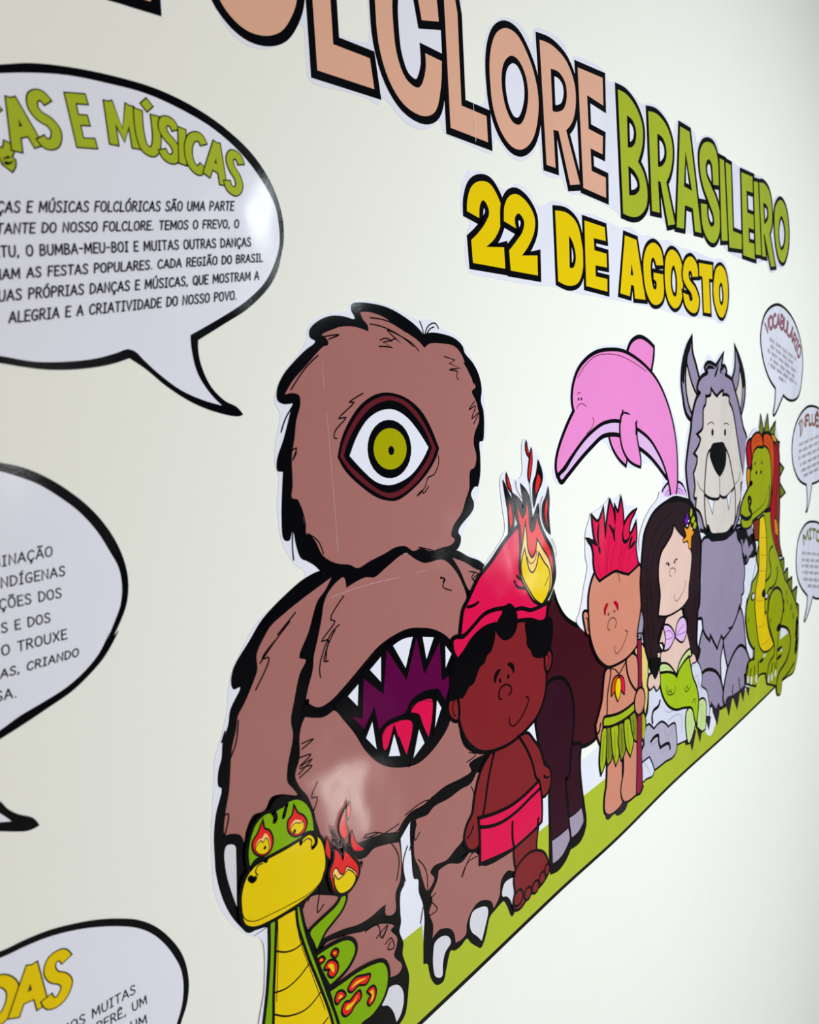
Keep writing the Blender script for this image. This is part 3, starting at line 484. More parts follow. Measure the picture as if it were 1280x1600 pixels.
# ================================================================== boy with red cap
T = Thing('red_cap_boy_cutout', 'barefoot cartoon boy in a flaming red cap and red shorts, beside the brown monster', 'cartoon cutout', 1.7)
T.paper('6242,17434 6192,17408 6171,17221 6176,17096 6110,17022 6023,17025 5898,17065 5849,17111 5789,17073 5770,17002 5798,16756 5825,16506 5652,16346 5486,16226 5359,16056 5541,15815 6651,15723 6742,15802 6801,15970 6794,16108 6690,16287 6681,16355 6696,16662 6694,16889 6655,16932 6554,17136 6461,17257 6350,17339 6275,17418', .3)
H = T.cell('head', 'skin', '4960,14996 4981,14883 5016,14727 5082,14583 5188,14460 5318,14366 5495,14310 5723,14279 5965,14298 6150,14342 6319,14408 6446,14547 6504,14723 6506,15026 6556,15288 5945,15561 5529,15605 5131,15387', 3.4)
T.cell('ear', 'skin', '4842,14951 4863,15009 4918,15027 4960,14996 4958,14807 4905,14830 4856,14888', 3.0); T.cell('ear', 'skin', '6532,15047 6594,15051 6636,14992 6619,14899 6559,14839 6517,14885', 3.0)
T.lines('ear_fold', ['4933,14993 4895,14957 4900,14885 4933,14845', '6543,15023 6590,14976 6561,14887 6531,14881'], 1.4)
T.cell('torso', 'skin', '5517,14268! 5439,14157 5349,13925 5301,13691! 5636,13596 5988,13579 6320,13635! 6258,13841 6128,14055 5956,14259! 5757,14244', 3.0)
T.cell('arm', 'skin', '5466,14274! 5298,14148 5189,13941 5140,13774 5049,13690 5004,13574 5045,13467 5118,13413 5216,13423 5260,13658 5306,13765 5392,14048 5489,14253!', 3.0)
T.cell('arm', 'skin', '5990,14267! 6115,14248 6225,14129 6338,13992 6425,13777 6521,13697 6553,13584 6510,13473 6421,13432 6348,13466! 6333,13644 6276,13709 6214,13900 6107,14104', 3.0)
T.lines('finger_line', ['5032,13567 5091,13596 5133,13652', '6420,13666 6467,13619 6529,13608', '6419,13645 6479,13607'], 2.4)
T.cell('leg', 'skin', '5815,13085! 6257,13099! 6214,12864 6255,12816 5856,12804! 5836,12855 5811,13005', 2.6)
F_ = T.cell('foot', 'skin', '6256,12833 6375,12744 6443,12608 6459,12506 6310,12430 6115,12431 6020,12412 5879,12376 5790,12411 5771,12477 5811,12593 5796,12738 5846,12836 5974,12883 6115,12884', 2.6)
for p in ('5851,12502,75,70', '6034,12454,55,55', '6184,12452,57,53', '6325,12487,53,54', '6427,12536,37,50'): T.cell('toe', 'skin', p, 2.4, parent=F_)
T.cell('shorts', 'pink', '5237,13668! 5469,13610 5742,13569 5988,13572 6300,13622! 6327,13520 6341,13317 6326,13167! 6151,13134 5964,13123 5805,13114 5611,13143 5234,13222! 5244,13563', 3.2)
T.lines('waistband', ['5236,13590 5422,13518 5629,13477 5892,13481 6124,13519 6328,13548', '5787,13395 5778,13224 5804,13090', '6275,13218 6259,13141'], 3.2)
HR = T.fill('hair', 'ink', '5390,15600 5590,15609 5605,15513 5579,15419 5513,15324 5452,15303 5409,15240 5329,15213 5287,15164 5225,15084 5149,15068 5109,15034 5051,14989 4961,15005 4890,15006 4840,15051 4856,15169 4875,15338 4952,15434 5098,15455 5196,15538')
T.fill('hair', 'ink', '6141,15491 6165,15525 6396,15474 6540,15476 6661,15401 6679,15259 6621,15093 6518,15016 6350,15037 6258,15091 6227,15153 6161,15223 6155,15317 6137,15413')
T.fills('eye', 'ink', ['5657,14985,16,25', '5801,14986,17,25'])
T.lines('eyebrow', [('5568,14984 5578,15044 5621,15082 5664,15102', 4.2), ('5791,15121 5850,15098 5885,15060 5892,14999', 4.2)], taper=True)
T.lines('nose', ['5671,14781 5631,14806 5630,14864 5674,14908 5758,14912 5831,14874 5850,14823 5799,14787'], 1.8)
T.lines('smile', ['5798,14546 5799,14474 5862,14429 5974,14455 6091,14537 6153,14611 6144,14661', '6110,14675 6161,14649'], 1.5)
C = T.cell('cap', 'pink', '6065,16511! 5906,16434 5775,16353 5563,16202 5381,16100 5280,16000 5180,15890 5121,15831 5087,15721 5062,15612! 5239,15635 5436,15711 5598,15750 5762,15746 5867,15731 5994,15666 6169,15603 6355,15603 6551,15602! 6404,15637 6312,15696 6182,15853 6078,16001 6064,16157 6085,16346', 3.8)
T.cell('cap_brim', 'pink', '4943,15576! 4979,15585 5086,15564 5239,15623 5416,15703 5576,15718 5739,15697 5863,15643 6059,15633 6237,15575 6401,15573 6551,15586! 6515,15454 6430,15446 6257,15511 6076,15547 5858,15568 5590,15613 5391,15609 5196,15538 5099,15467 4995,15405! 4947,15494', 3.8)
T.lines('cap_fold', ['5169,15856 5271,15853 5335,15870', '6002,16015 6054,15973 6099,15972', '5956,15966 6006,15899 6148,15853'], 2.6)
T.fill('hair_curl', 'ink', '5740,15720 5847,15754 5931,15705 5991,15602 5984,15488 5914,15401 5763,15380 5663,15449 5606,15537 5652,15626 5717,15675')
FL = T.cell('flame', 'ink', '6085,16549! 6037,16668 5992,16847! 6097,16775 6148,16694! 6185,16766 6155,16921! 6255,16810 6286,16679 6314,16547! 6369,16579 6432,16674! 6448,16531 6558,16345 6674,16208 6729,16050 6733,15872 6678,15773 6574,15670 6451,15628! 6312,15696 6182,15853 6088,15987 6073,16118 6093,16281', 2.6)
T.fill('flame_body', 'red', '6101,16521! 6070,16601 6055,16729! 6101,16648 6136,16593! 6201,16650 6221,16769! 6251,16657 6257,16502 6292,16427! 6355,16451 6413,16574! 6446,16479 6552,16319 6649,16198 6697,16056 6699,15905 6653,15777 6550,15675 6451,15634! 6313,15702 6194,15851 6104,15984 6088,16115 6108,16278', parent=FL)
T.cell('flame_glow', 'cream', '6088,16192 6128,16314 6183,16524! 6199,16381 6214,16250 6289,16154 6361,16189 6407,16326! 6504,16213 6619,16082 6673,15924 6653,15777 6550,15675 6451,15628! 6312,15696 6182,15853 6088,15987', 2.0, parent=FL)
T.cell('flame_core', 'yellow', '6095,16114 6158,16258! 6196,16123 6226,16040 6293,15990 6364,16030 6431,16178! 6521,16070 6614,15974 6632,15836 6576,15710 6463,15625! 6336,15704 6206,15861 6111,15995', 1.6, parent=FL)
T.lines('flame_fold', ['6200,16187 6242,16116 6298,16100 6358,16136 6386,16224', '6198,16586 6183,16511', '6532,15813 6610,15894'], 1.2)
for a, b in (('6465,17193! 6540,17045 6528,16955 6440,16845 6363,16697! 6351,16827 6365,16955 6427,17053', '6451,17051! 6499,16983 6467,16908 6398,16836! 6398,16926'), ('6653,16892! 6667,16732 6648,16600 6669,16368! 6564,16464 6524,16627 6541,16718 6604,16791', '6617,16763 6623,16670 6603,16566 6636,16442! 6565,16583 6574,16675'),
             ('5813,17029! 5889,16906 5968,16788 5985,16636 5952,16502 5887,16471! 5888,16684 5846,16873', '5905,16806! 5945,16690 5951,16590 5917,16526! 5896,16646')):
    k = T.cell('flame_tongue', 'ink', a, .6); T.fill('flame_tongue_core', 'red', b, parent=k)
T.cells('spark', 'red', ['6337,17314! 6342,17187 6314,17086 6286,16986! 6272,17051 6301,17189', '5874,17085! 5915,16990 5952,16901! 5893,16967', '6247,17393! 6259,17330 6295,17242! 6247,17305'], 1.3)
T.lines('smoke_line', ['6033,17006 6050,16917 6132,16816', '6287,16999 6301,16832 6317,16689', '6532,16797 6481,16711 6498,16578 6564,16464', '6007,16809 6016,16683 5974,16512', '6691,16314 6761,16209 6781,16097'], .9)

# ================================================================== pink dolphin
T = Thing('dolphin_cutout', 'pink leaping dolphin with lavender belly, above the red-haired boy and the mermaid', 'cartoon cutout', 0)
T.paper('6770,17016 6800,17134 6884,17317 6993,17474 7157,17660 7193,17741 7176,17903 7228,18067 7369,18234 7624,18384 7859,18478 8193,18526 8479,18526 8578,18537 8749,18641 8958,18705 9207,18673 9428,18592 9444,18449 9363,18244 9571,18129 9804,17935 10004,17700 10168,17423 10249,17141 10243,16754 10551,16552 10594,16329 9534,16426 9556,16568 9667,16711 9621,16833 9428,16929 9129,17026 8981,16965 8734,16969 8430,17004 8271,17123 7996,17314 7876,17348 7665,17241 7238,17053 7020,16917 6915,16887 6829,16931')
for p in ('9581,16430! 9636,16561 9861,16678! 9943,16603 9980,16373!', '10091,16660! 10285,16627 10460,16487 10503,16320! 10044,16366!'): T.cell('tail_fluke', 'lavender', p, 4.0)
T.lines('fluke_line', ['9694,16453 9777,16548 9901,16589', '9774,16428 9837,16508 9921,16535', '10154,16585 10327,16517 10414,16383', '10132,16552 10261,16487 10325,16374'], 1.8, 'purple')
T.cell('dorsal_fin', 'dolphin', '8642,18450! 8729,18557 8886,18628 9027,18645 9206,18613 9382,18549! 9368,18445 9289,18242! 8983,18332', 6.0)
T.cell('flipper', 'dolphin', '8107,17407! 8181,17277 8336,17135 8525,17032! 8544,17108 8439,17267 8394,17398!', 4.5)
for p in ('6920,16985 7052,17051 7216,17179 7499,17376 7733,17497 8036,17578 8417,17594! 8411,17428! 8155,17450 7909,17427 7668,17327 7380,17184 7049,16996 6956,16949', '8854,17502! 9248,17348 9510,17157 9703,16895 9862,16730! 9545,16947 9242,17120 8900,17256!'): T.cell('belly', 'lavender', p, 6.0)
T.cell('body', 'dolphin', '6876,17029! 6861,17090 6879,17196 6948,17327 7099,17525 7279,17713! 7239,17823 7264,17986 7380,18166 7607,18314 7856,18399 8190,18440 8509,18439 8844,18372 9197,18254 9512,18087 9782,17835 9980,17547 10101,17234 10138,16937 10134,16674 10075,16469! 9949,16480! 9862,16713 9704,16962 9510,17157 9248,17348 8854,17502 8449,17594 8193,17612 7914,17580 7675,17498 7472,17405 7164,17209 7002,17095', 5.0)
T.cell('flipper', 'dolphin', '8451,17647 8409,17572 8401,17421 8455,17251 8601,17105 8771,17030 8939,16988! 8948,17055 8898,17201 8843,17361 8826,17503 8617,17645', 4.2)
T.fill('flipper_root', 'dolphin', '8485,17677! 8432,17572! 8444,17419! 8782,17410! 8802,17519! 8823,17643!')
T.lines('flipper_line', ['8470,17715 8425,17647 8403,17572', '8856,17573 8837,17518 8830,17408'], 3.6)
T.fills('eye', 'ink', ['7366,17851,16,19', '7430,17854,17,19'])
T.lines('face_line', ['7316,17743 7364,17785 7447,17799 7543,17768', '7680,17633 7709,17612 7676,17527 7530,17445', '7342,17905 7370,17926 7410,17920'], 1.3, 'maroon')
T.lines('back_line', ['7363,18098 7534,18241 7796,18365 8189,18407 8507,18386 8842,18318 9160,18229'], 1.2, 'maroon')

# ================================================================== boy with red spiky hair
T = Thing('red_haired_boy_cutout', 'tan cartoon boy with spiky red hair, leaf skirt and dark red spear', 'cartoon cutout', 2.4)
T.paper('8298,16630 8212,16618 8064,16628 7959,16590 7826,16543 7601,16481 7526,16402 7455,16276 7440,16144 7442,15969 7481,15885 7436,15728 7391,15639 7327,15457 7256,15326 7198,15262 7443,15048 8734,14519 9076,14476 9083,14769 8869,15041 8910,15650 8854,15801 8837,16074 8853,16201 8788,16428 8673,16477 8515,16509 8385,16605', .3)
T.cell('straw_band', 'straw', '8688,14574! 8880,14571! 8976,14479 9072,14318 9076,13973 9056,13691 8989,13539! 8945,13783 8914,14020 8799,14278', 2.6)
T.cell('torso', 'tan', '8009,14463! 8428,14445! 8537,14240 8718,13977 8665,13780 8315,13760 7861,13856! 7897,14160', 2.8)
T.cell('leg', 'tan', '7890,13196! 7885,13348! 8277,13268! 8265,12885 8258,12665 8277,12568 8073,12522 7899,12554 7806,12639 7808,12800 7859,12940 7874,13042', 3.0)
T.cell('leg', 'tan', '8342,13177! 8416,13328! 8722,13241! 8839,12597! 8874,12513! 8798,12474 8700,12497 8391,12519 8301,12580 8248,12725 8286,12843 8323,12918', 3.0)
T.fills('foot_sole', 'dark', ['7815,12592! 7899,12552 8073,12522! 7940,12482 7854,12496', '8083,12485! 8277,12545 8437,12499 8365,12417 8204,12409 8115,12437'])
T.cell('arm', 'tan', '7967,14470! 7882,14446 7834,14283 7786,14090 7677,13917 7623,13841 7623,13841 7639,13722 7705,13584! 7770,13665 7777,13842! 7861,13856 7903,14158 7997,14414', 2.8)
T.lines('finger_line', ['7639,13722 7691,13746 7718,13825'], 3)
leaves = ['7772,13717 7856,13731 7863,13633 7845,13427 7819,13288 7721,13177! 7695,13324 7723,13524', '7877,13713 7982,13687 7996,13479 7989,13266 7891,13228! 7856,13423', '8003,13680 8177,13637 8159,13420 8186,13236 8105,13146! 8025,13361 8009,13528',
 '8199,13635 8345,13607 8361,13403 8367,13235 8262,13152! 8201,13351', '8369,13643 8495,13623 8548,13449 8603,13283 8515,13118! 8415,13273 8374,13454', '8519,13637 8661,13658 8727,13444 8722,13241! 8604,13339 8549,13471', '8865,13580 8951,13529 8985,13379 8917,13194! 8857,13284']
for i in (1, 3, 5, 0, 2, 4, 6): T.cell('skirt_leaf', 'olive' if i in (1, 3, 5) else 'leaf', leaves[i], 2.4)
T.lines('leaf_vein', ['7811,13651 7762,13457 7737,13319', '8088,13597 8081,13394 8097,13225', '8286,13561 8276,13246', '8435,13566 8464,13367 8505,13184', '7927,13632 7915,13294', '8611,13573 8653,13356'], .9)
T.cell('skirt_band', 'leaf', '7801,13823! 7819,13857 7987,13824 8204,13785 8430,13777 8653,13795! 8663,13724 8520,13692 8291,13691 8026,13715 7805,13774!', 3.2)
T.cell('spear_shaft', 'shaft', '8780,14640! 8881,14615! 8875,13930! 8841,12945! 8829,12508 8725,12487! 8689,12519! 8722,12989! 8744,13597! 8749,13956!', 1.8)
T.cell('spear_head', 'steel', '8864,15047! 8950,14878 8914,14719! 8776,14746! 8749,14869', 2.4)
T.fill('spear_binding', 'ink', '8752,14752! 8921,14712! 8906,14609! 8757,14646!'); T.lines('spear_tie', ['8775,14691 8871,14679'], 5, 'steel')
T.cell('arm', 'tan', '8456,14449 8498,14481 8614,14483 8719,14422 8757,14323 8755,14010! 8718,13977! 8625,14060 8524,14189 8470,14314', 2.8)
T.cell('hand', 'tan', '8814,13778,145,171', 2.8)
T.cell('ear', 'tan', '7358,15314 7397,15327 7462,15281 7472,15200 7485,15038 7434,15055 7382,15181', 2.8); T.lines('ear_fold', ['7403,15250 7441,15237 7438,15149 7454,15085'], 1.6)
T.cell('head', 'tan', '7488,15434 7489,15236 7510,15032 7591,14832 7705,14680 7865,14557 7968,14511 8140,14491 8407,14494 8616,14538 8736,14596 8740,14738 8818,14941 8865,15086 8861,15197 8843,15420 8866,15624 8810,15677! 8532,15600! 8181,15708! 7762,15654! 7652,15753! 7564,15655 7501,15520', 3.2)
HR = T.cell('hair', 'pink', '7498,16186! 7728,16078 7663,16190 7614,16436! 7749,16366 7874,16490! 7891,16279 7926,16122! 7982,16358 8058,16576! 8138,16441 8174,16264! 8203,16363 8197,16496! 8265,16417 8351,16582! 8389,16413 8405,16204! 8509,16306 8753,16406! 8611,16294 8554,16154 8593,16085! 8675,16138 8754,16213! 8766,16062 8739,15926 8792,15713 8810,15679! 8532,15606! 8354,15657 8181,15710 7968,15693 7762,15659! 7676,15744 7632,15880 7627,16009 7586,16118', 3.2)
T.lines('hair_spike_line', ['7738,16081 7766,16028 7784,15970', '7769,16364 7734,16220 7754,16074', '8178,16263 8144,16186 8167,16060', '8405,16214 8380,16114 8422,16035 8523,16042 8605,16115', '8007,16315 8113,16211 8162,16102', '8542,15907 8602,16020 8662,16076', '8577,15928 8658,15959 8741,16001', '7498,16186 7603,16150 7728,16078'], 4.4, taper=True)
T.lines('hair_strand', ['7860,16104 7936,15942 7907,15704', '8027,16161 7977,15935 7949,15717', '8214,16054 8102,15916 8053,15719', '8322,16018 8363,15928 8272,15838 8311,15696', '8521,15989 8383,15873 8354,15668', '7714,15976 7738,15823 7784,15685', '8679,15881 8538,15796 8488,15624'], 1.2, 'crimson')
T.lines('hair_strand', ['8222,15654 8264,15610 8273,15536'], 1.5, 'smile')
T.lines('eyebrow', ['7888,15178 7873,15243 7912,15291 7965,15315', '8103,15303 8166,15274 8208,15224 8211,15170'], 5.5, 'crimson', taper=True)
T.fills('eye', 'smile', ['7967,15176,25,20', '8124,15181,26,21'])
T.lines('nose', ['7985,14966 7940,15002 7957,15070 8053,15111 8138,15081 8175,15021 8130,14966'], 1.9, 'smile'); T.lines('smile', ['8115,14735 8119,14655 8177,14614 8299,14651 8415,14741 8467,14814 8441,14858', '8414,14861 8481,14830'], 1.7, 'smile')
T.lines('necklace', ['8020,14455 8137,14407 8222,14319', '8428,14440 8335,14384 8222,14319'], 1.6)
for c_, p in (('orange', '8199,14304 8090,14303 8026,14216 8018,14107! 8129,14164 8197,14229'), ('pink', '8232,14294 8331,14239 8368,14114 8358,14030! 8260,14125 8213,14246'), ('yellow', '8198,14283 8252,14235 8247,14085 8178,13988! 8116,14125 8142,14245')): T.cell('necklace_feather', c_, p, 1.6)
# ================================================================== grey wolf
T = Thing('wolf_cutout', 'tall grey cartoon wolf with pointed ears, black nose and two fangs', 'cartoon cutout', .5)
T.paper('10624,18774 10430,18602 10305,18367 10256,18136 10299,17953 10441,17721 10618,17543 10602,17484 10557,17437 10464,17203 10407,16968 10404,16731 10338,16688 10402,16588 10476,16510 10664,15683 10963,15133 10726,14569 10718,13753 10891,12970 11433,12354 11907,12669 12899,12694 13353,12603 13346,13123 13078,13464 12937,14087 13133,14749 13728,14885 13574,15623 13282,16580 13191,17194 13106,17274 12891,17452 12866,17549 13080,17796 13106,18072 13062,18346 12810,18606 12536,18740 12405,18324 12367,18309 12169,18380 12024,18580 11874,18625 11682,18512 11596,18490 11378,18569 11196,18429 11051,18302 11019,18252 10803,18506 10705,18747', .3)
for n_, c_, p, w_ in (('ear', 'fur', '10684,18722! 10712,18560 10848,18366 11002,18131! 10874,17912 10717,17673 10670,17602! 10506,17698 10392,17954 10351,18139 10398,18371 10548,18609', 5.5), ('ear', 'fur', '12594,18695! 12851,18474 13014,18208 13017,17933 12897,17713 12818,17604! 12698,17714 12463,18061 12432,18193! 12576,18396', 5.5)):
    e = T.cell(n_, c_, p, w_)
T.fill('ear_tip', 'ink', '10690,18728! 10652,18615 10561,18494 10529,18341 10455,18281 10423,18094! 10351,18139 10398,18371 10548,18609'); T.fill('ear_tip', 'ink', '12594,18702! 12851,18474 13035,18153 12975,18070 12852,18339 12692,18561')
T.cell('inner_ear', 'muzzle', '10521,18353! 10617,18192 10752,18030 10905,17913! 10717,17673! 10597,17815 10525,17979 10495,18189', 4.0); T.cell('inner_ear', 'muzzle', '12792,18364! 12894,18137 12887,17932 12817,17741! 12697,17795 12579,17929 12734,18147', 3.5)
ARM = T.cell('arm', 'fur', '12587,15676! 12833,15682 13424,15608 13700,15313 13684,15119 13547,15075! 13317,15104! 13167,15006 13019,15030! 12917,15109 12890,15326 12694,15404', 4.5)
T.fill('fur_tuft', 'ink', '12639,15657! 12675,15480 12782,15348! 12914,15447 12998,15317! 13053,15365 13144,15428 13285,15230! 13448,15284 13526,15182! 13374,15101! 13586,15049 13722,15179! 13778,15381! 13426,15480 13275,15449 13124,15620 12869,15665')
T.fill('fur_tuft', 'ink', '12891,15176! 13001,15045! 13130,14993! 13223,15074! 13129,15152! 13055,15113! 13018,15194!')
for p in ('11117,14222! 11371,14029! 11423,14110! 11706,13811! 11908,13967! 12001,13875! 11963,13746 11870,13575 11870,13297 11907,13091! 11438,13352! 11028,13457! 10899,13781 10966,13998', '12095,13936! 12642,14094! 12845,14208! 12971,14021 13059,13706 13147,13386 13324,13144! 12895,13215! 12249,13304! 12095,13628 12038,13852'):
    T.cell('leg', 'fur', p, 4.2)
T.cell('torso', 'fur', '11202,15686! 11587,15653! 11963,15592! 12243,15625! 12622,15628! 12698,15460 12866,15351 12930,15159 12993,15020 13042,14870 13028,14721 12981,14653 12998,14497 12889,14453 12875,14314 12783,14290 12661,14154 12423,13993! 12190,14015! 12325,13959! 12020,13885! 11908,13981! 11724,13806! 11413,14119! 11378,14028! 11151,14228 11085,14439 10921,14481! 10923,14706 10970,14985 11001,15267 11033,15529 11103,15652', 4.2)
for p in ('11038,13487! 11163,13511 11403,13470 11687,13342 11870,13158 11982,12914 12020,12718 11870,12723! 11759,12808 11686,12740! 11471,12919! 11365,12898 11331,13045 11161,13231 11044,13346', '12211,13258! 12485,13441 12809,13517 13083,13403 13324,13129! 13217,12947 13131,12941 13044,12980! 13068,12733! 12899,12731 12650,12725 12448,12743 12251,12774 12097,12694! 12020,12831 12077,13027'):
    T.cell('foot', 'fur', p, 4.8)
T.lines('toe_line', ['12487,12920 12448,12830 12468,12722', '12772,12961 12814,12823 12857,12707', '11453,12925 11524,12806', '11777,12802 11833,12735'], 3)
for p in ('11192,12764! 11442,12695! 11353,12478!', '11471,12926! 11631,12730! 11777,12802! 11870,12716! 11729,12439! 11524,12737!', '12096,12737! 12212,12794! 12456,12726! 12283,12415!', '12456,12740! 12650,12740! 12836,12668! 12701,12396!', '12857,12722! 13090,12750! 13103,12647! 13007,12458!', '13133,12699! 13353,12618! 13301,12458!',
          '10359,12655! 10509,12582! 10415,12556!', '10545,12599! 10726,12712! 10810,12673! 10655,12387!', '10859,12656! 11059,12587! 10969,12415!'): T.fill('claw', 'dark', p)
HD = T.cell('head', 'fur', '10986,18131! 11130,18207 11326,18262 11343,18312! 11245,18364 11360,18417 11561,18401 11681,18374! 11952,18566! 11891,18395 12053,18389 12118,18340 12053,18273 12386,18178 12482,18061 12697,17795 12859,17522 12941,17382 13107,17211 13047,16989 13091,16706 13031,16484 12950,16378 12869,16217 12830,16052 12711,15855 12474,15674 11872,15631 11448,15699 11179,15840 10950,15907 10824,16059 10670,16273 10581,16501 10523,16674 10495,16868 10558,17104 10590,17198 10684,17434 10722,17601 10874,17852 11048,17981 10938,18034', 5.0)
T.lines('fur_tuft', ['11612,18221 11681,18299 11786,18429', '11909,18288 11874,18344 12017,18387', '11261,18321 11360,18374 11630,18360', '12017,18272 11945,18334'], 5, taper=True)
T.cell('face', 'muzzle', '11275,17898! 11458,17931 11485,18006! 11594,17945 11715,17902! 11838,17960 11963,17994 11927,17929! 12237,17906 12237,17834 12388,17715 12504,17527 12622,17254 12743,16976 12804,16835 12907,16648 12969,16489! 12827,16444 12829,16220 12669,16041! 12591,15882 12493,15783 12396,15684 12168,15646 11728,15677 11448,15714 11312,15823 11179,15891! 11017,16137 10842,16225! 10875,16388! 10781,16409 10823,16541 10769,16753! 10896,16904 10913,17014! 10819,17061! 10994,17182 11043,17278 10947,17343! 11141,17436 11165,17719 11241,17768! 11274,17842', 4.2, parent=HD)
T.cell('snout', 'muzzle', '11420,17064! 11319,16993 11234,16696 11199,16396 11230,16063 11312,15848 11448,15717 11728,15670 12168,15646 12396,15712 12532,15847 12551,16053 12529,16330 12393,16641 12240,16920 12091,17060!', 3.6, parent=HD)
T.lines('chin_line', ['11312,15842 11448,15695 11728,15648 12168,15621 12416,15703'], 11, parent=HD)  # heavy printed ink line along the chin
T.fill('nose', 'ink', '11448,17126 11523,17180 11731,17192 12017,17175 12091,17099 12135,16965 12091,16795 11945,16672 11829,16623! 11660,16718 11487,16870 11396,17002', parent=HD)
T.lines('mouth', [('11199,16390 11349,16331 11624,16280 11800,16282 11836,16323! 11945,16282 12092,16268 12317,16322 12517,16400', 4.0), ('11826,16628 11836,16319', 2.0), ('10893,16628 10956,16542 11150,16436', 1.6), ('12793,16648 12746,16534 12556,16449', 1.6)], parent=HD)
for p in ('11315,16313! 11561,16257! 11512,16073!', '12166,16275! 12375,16344! 12242,16069!'): T.cell('fang', 'paper', p, 1.6, parent=HD)
T.fills('eye', 'ink', ['11517,17358,48,58', '12072,17343,44,58'], parent=HD)
T.lines('eyebrow', ['11315,17488 11490,17520 11575,17487', '12017,17475 12127,17493 12246,17465'], 2.0, 'smile', parent=HD)

# ================================================================== mermaid on rocks
T = Thing('mermaid_cutout', 'long dark-haired mermaid with green tail and starfish in her hair, sitting on grey rocks', 'cartoon cutout', 3.3)
T.paper('9997,16505 9721,16496 9537,16592 9457,16498 9224,16388 8998,16216 8872,16026 8855,15855 8815,15687 8860,15582 8946,15180 10908,14786 11027,15403 10919,15986 10670,16261 10459,16427', .25)
T.cell('rock', 'stone', '10595,13818! 10834,13779 10996,13597 11028,13457 10994,13348 11228,13184 11313,12982 11358,12859! 11330,12746! 11202,12775! 11176,13012! 11058,13096 10893,13128 10829,13331 10702,13524', 2.4)
T.cell('rock', 'stone', '9111,13842! 9266,13877! 9343,13778 9422,13754! 9530,13769! 9690,13576 10028,13336 10571,13164! 10447,13165! 10375,12977 10417,12664! 10032,12725! 10013,12910 9972,13047 9908,13087 9737,13080! 9491,13246 9270,13205! 9098,13339 9003,13358! 8987,13459 9065,13538 9097,13684', 2.6)
T.cell('rock', 'rock', '9012,13346! 9098,13341! 9251,13216! 9370,13242 9491,13241 9613,13182 9737,13080! 9864,13083 9972,13051 10009,12912 10032,12725 10009,12630 9899,12586 9643,12617 9437,12622 9247,12633! 9143,12824! 9077,12876! 8878,12886! 8873,13048 8949,13107 8943,13240', 2.8)
T.cell('rock', 'stone', '8871,12869! 9086,12864! 9161,12764 9237,12628! 9196,12572 9003,12602 8889,12600! 8840,12655 8843,12770', 2.4)
T.lines('rock_crack', ['9149,13079 9268,13108 9397,13080 9405,12988 9463,12876! 9565,12875 9753,12835 9794,12741', '9458,13580 9416,13521 9238,13499 9197,13424 9210,13332'], 4.2)
T.lines('rock_crack', ['9612,13141 9610,13051 9692,12976 9820,12978 9906,13022', '9149,13070 9167,13019 9345,13018', '9739,13190 10040,13183 10217,13106 10213,12841', '9617,13394 9741,13317 9911,13290', '8915,12859 9063,12713 9119,12612', '9443,12875 9461,12786 9647,12809', '10735,13554 10864,13556 10895,13416 11060,13262'], 1.2, 'hoof')
T.fill('hair', 'ink', '9996,16484 9748,16450 9481,16397 9273,16322 9108,16203 8981,16055 8922,15845 8880,15633 8841,15421 8833,15148 8849,15023 8862,14965 8923,14806 8942,14578 9083,14258 9181,14093 9276,13952! 9361,14007 9470,14141 9648,14236 9555,14308 9450,14452 9478,14503 9714,14743 9854,14831 10407,14812! 10286,14727 10434,14558 10431,14334 10520,14098 10754,13872 10866,13777! 10972,13892 10979,13969 10869,14049 10878,14356 10913,14605 10965,14659 10993,14897 11030,15402 11045,15654 10934,15896 10810,16185 10625,16353 10311,16439')
T.fill('hair_colour', 'hair', '9995,16389 9747,16402 9532,16356 9323,16289 9169,16185 9042,16036 8975,15837 8938,15623 8898,15410 8891,15136 8907,15010 8915,14953 8979,14793 8998,14564 9134,14256 9270,14056! 9432,14222 9487,14302 9398,14465 9426,14551 9659,14755 9854,14831 10407,14812! 10346,14714 10489,14546 10477,14323 10582,14082 10770,13893 10900,13937! 10788,14069 10801,14374 10842,14620 10881,14676 10909,14913 10940,15416 10955,15667 10854,15906 10716,16158 10548,16286 10310,16364')
T.lines('hair_strand', ['9965,16275 9474,16102 9160,15809 9074,15378 9087,14927', '9849,16056 9469,15877 9205,15579 9216,15012', '10819,15561 10782,15064 10714,14584', '9061,14887 9128,14532 9273,14149', '9238,14848 9281,14494', '10650,14535 10647,14219 10835,13915'], 1.4)
T.cell('arm', 'blush', '9394,14302! 9527,14268! 9524,14145! 9418,14173!', 2.2)
T.cell('arm', 'blush', '10550,13951 10707,13935 10785,13812 10626,13816 10584,13725! 10517,13833', 2.2)
T.cell('torso', 'blush', '9700,14734! 9995,14765 10242,14748! 10285,14641! 10419,14561! 10432,14359 10521,14161 10566,14036! 10215,13990 10065,13808! 9923,13922 9755,14040 9523,14109! 9513,14260 9650,14295 9571,14422! 9464,14443! 9519,14517! 9616,14647!', 2.4)
for p in ('9616,14635 9794,14594 9960,14447 9974,14395! 9788,14284 9622,14291! 9675,14455', '10023,14431! 10107,14582 10284,14616 10403,14515 10401,14341 10279,14259 10161,14298 10031,14381!'): T.cell('shell_top', 'lavender', p, 2.6)
T.lines('shell_line', ['9655,14543 9793,14534 9932,14429', '9680,14431 9818,14409 9931,14417', '10343,14504 10164,14459 10046,14414', '10401,14379 10221,14384 10046,14402'], 1.2, 'purple')
T.cell('frill', 'fin', '9459,13997! 9483,14091 9645,14068 9810,13983 9978,13826! 9753,13909', 3.0); T.cell('frill', 'fin', '10080,13829! 10119,13904 10215,13977 10397,14042 10551,14059! 10590,13966! 10334,13920 10169,13866', 3.0)
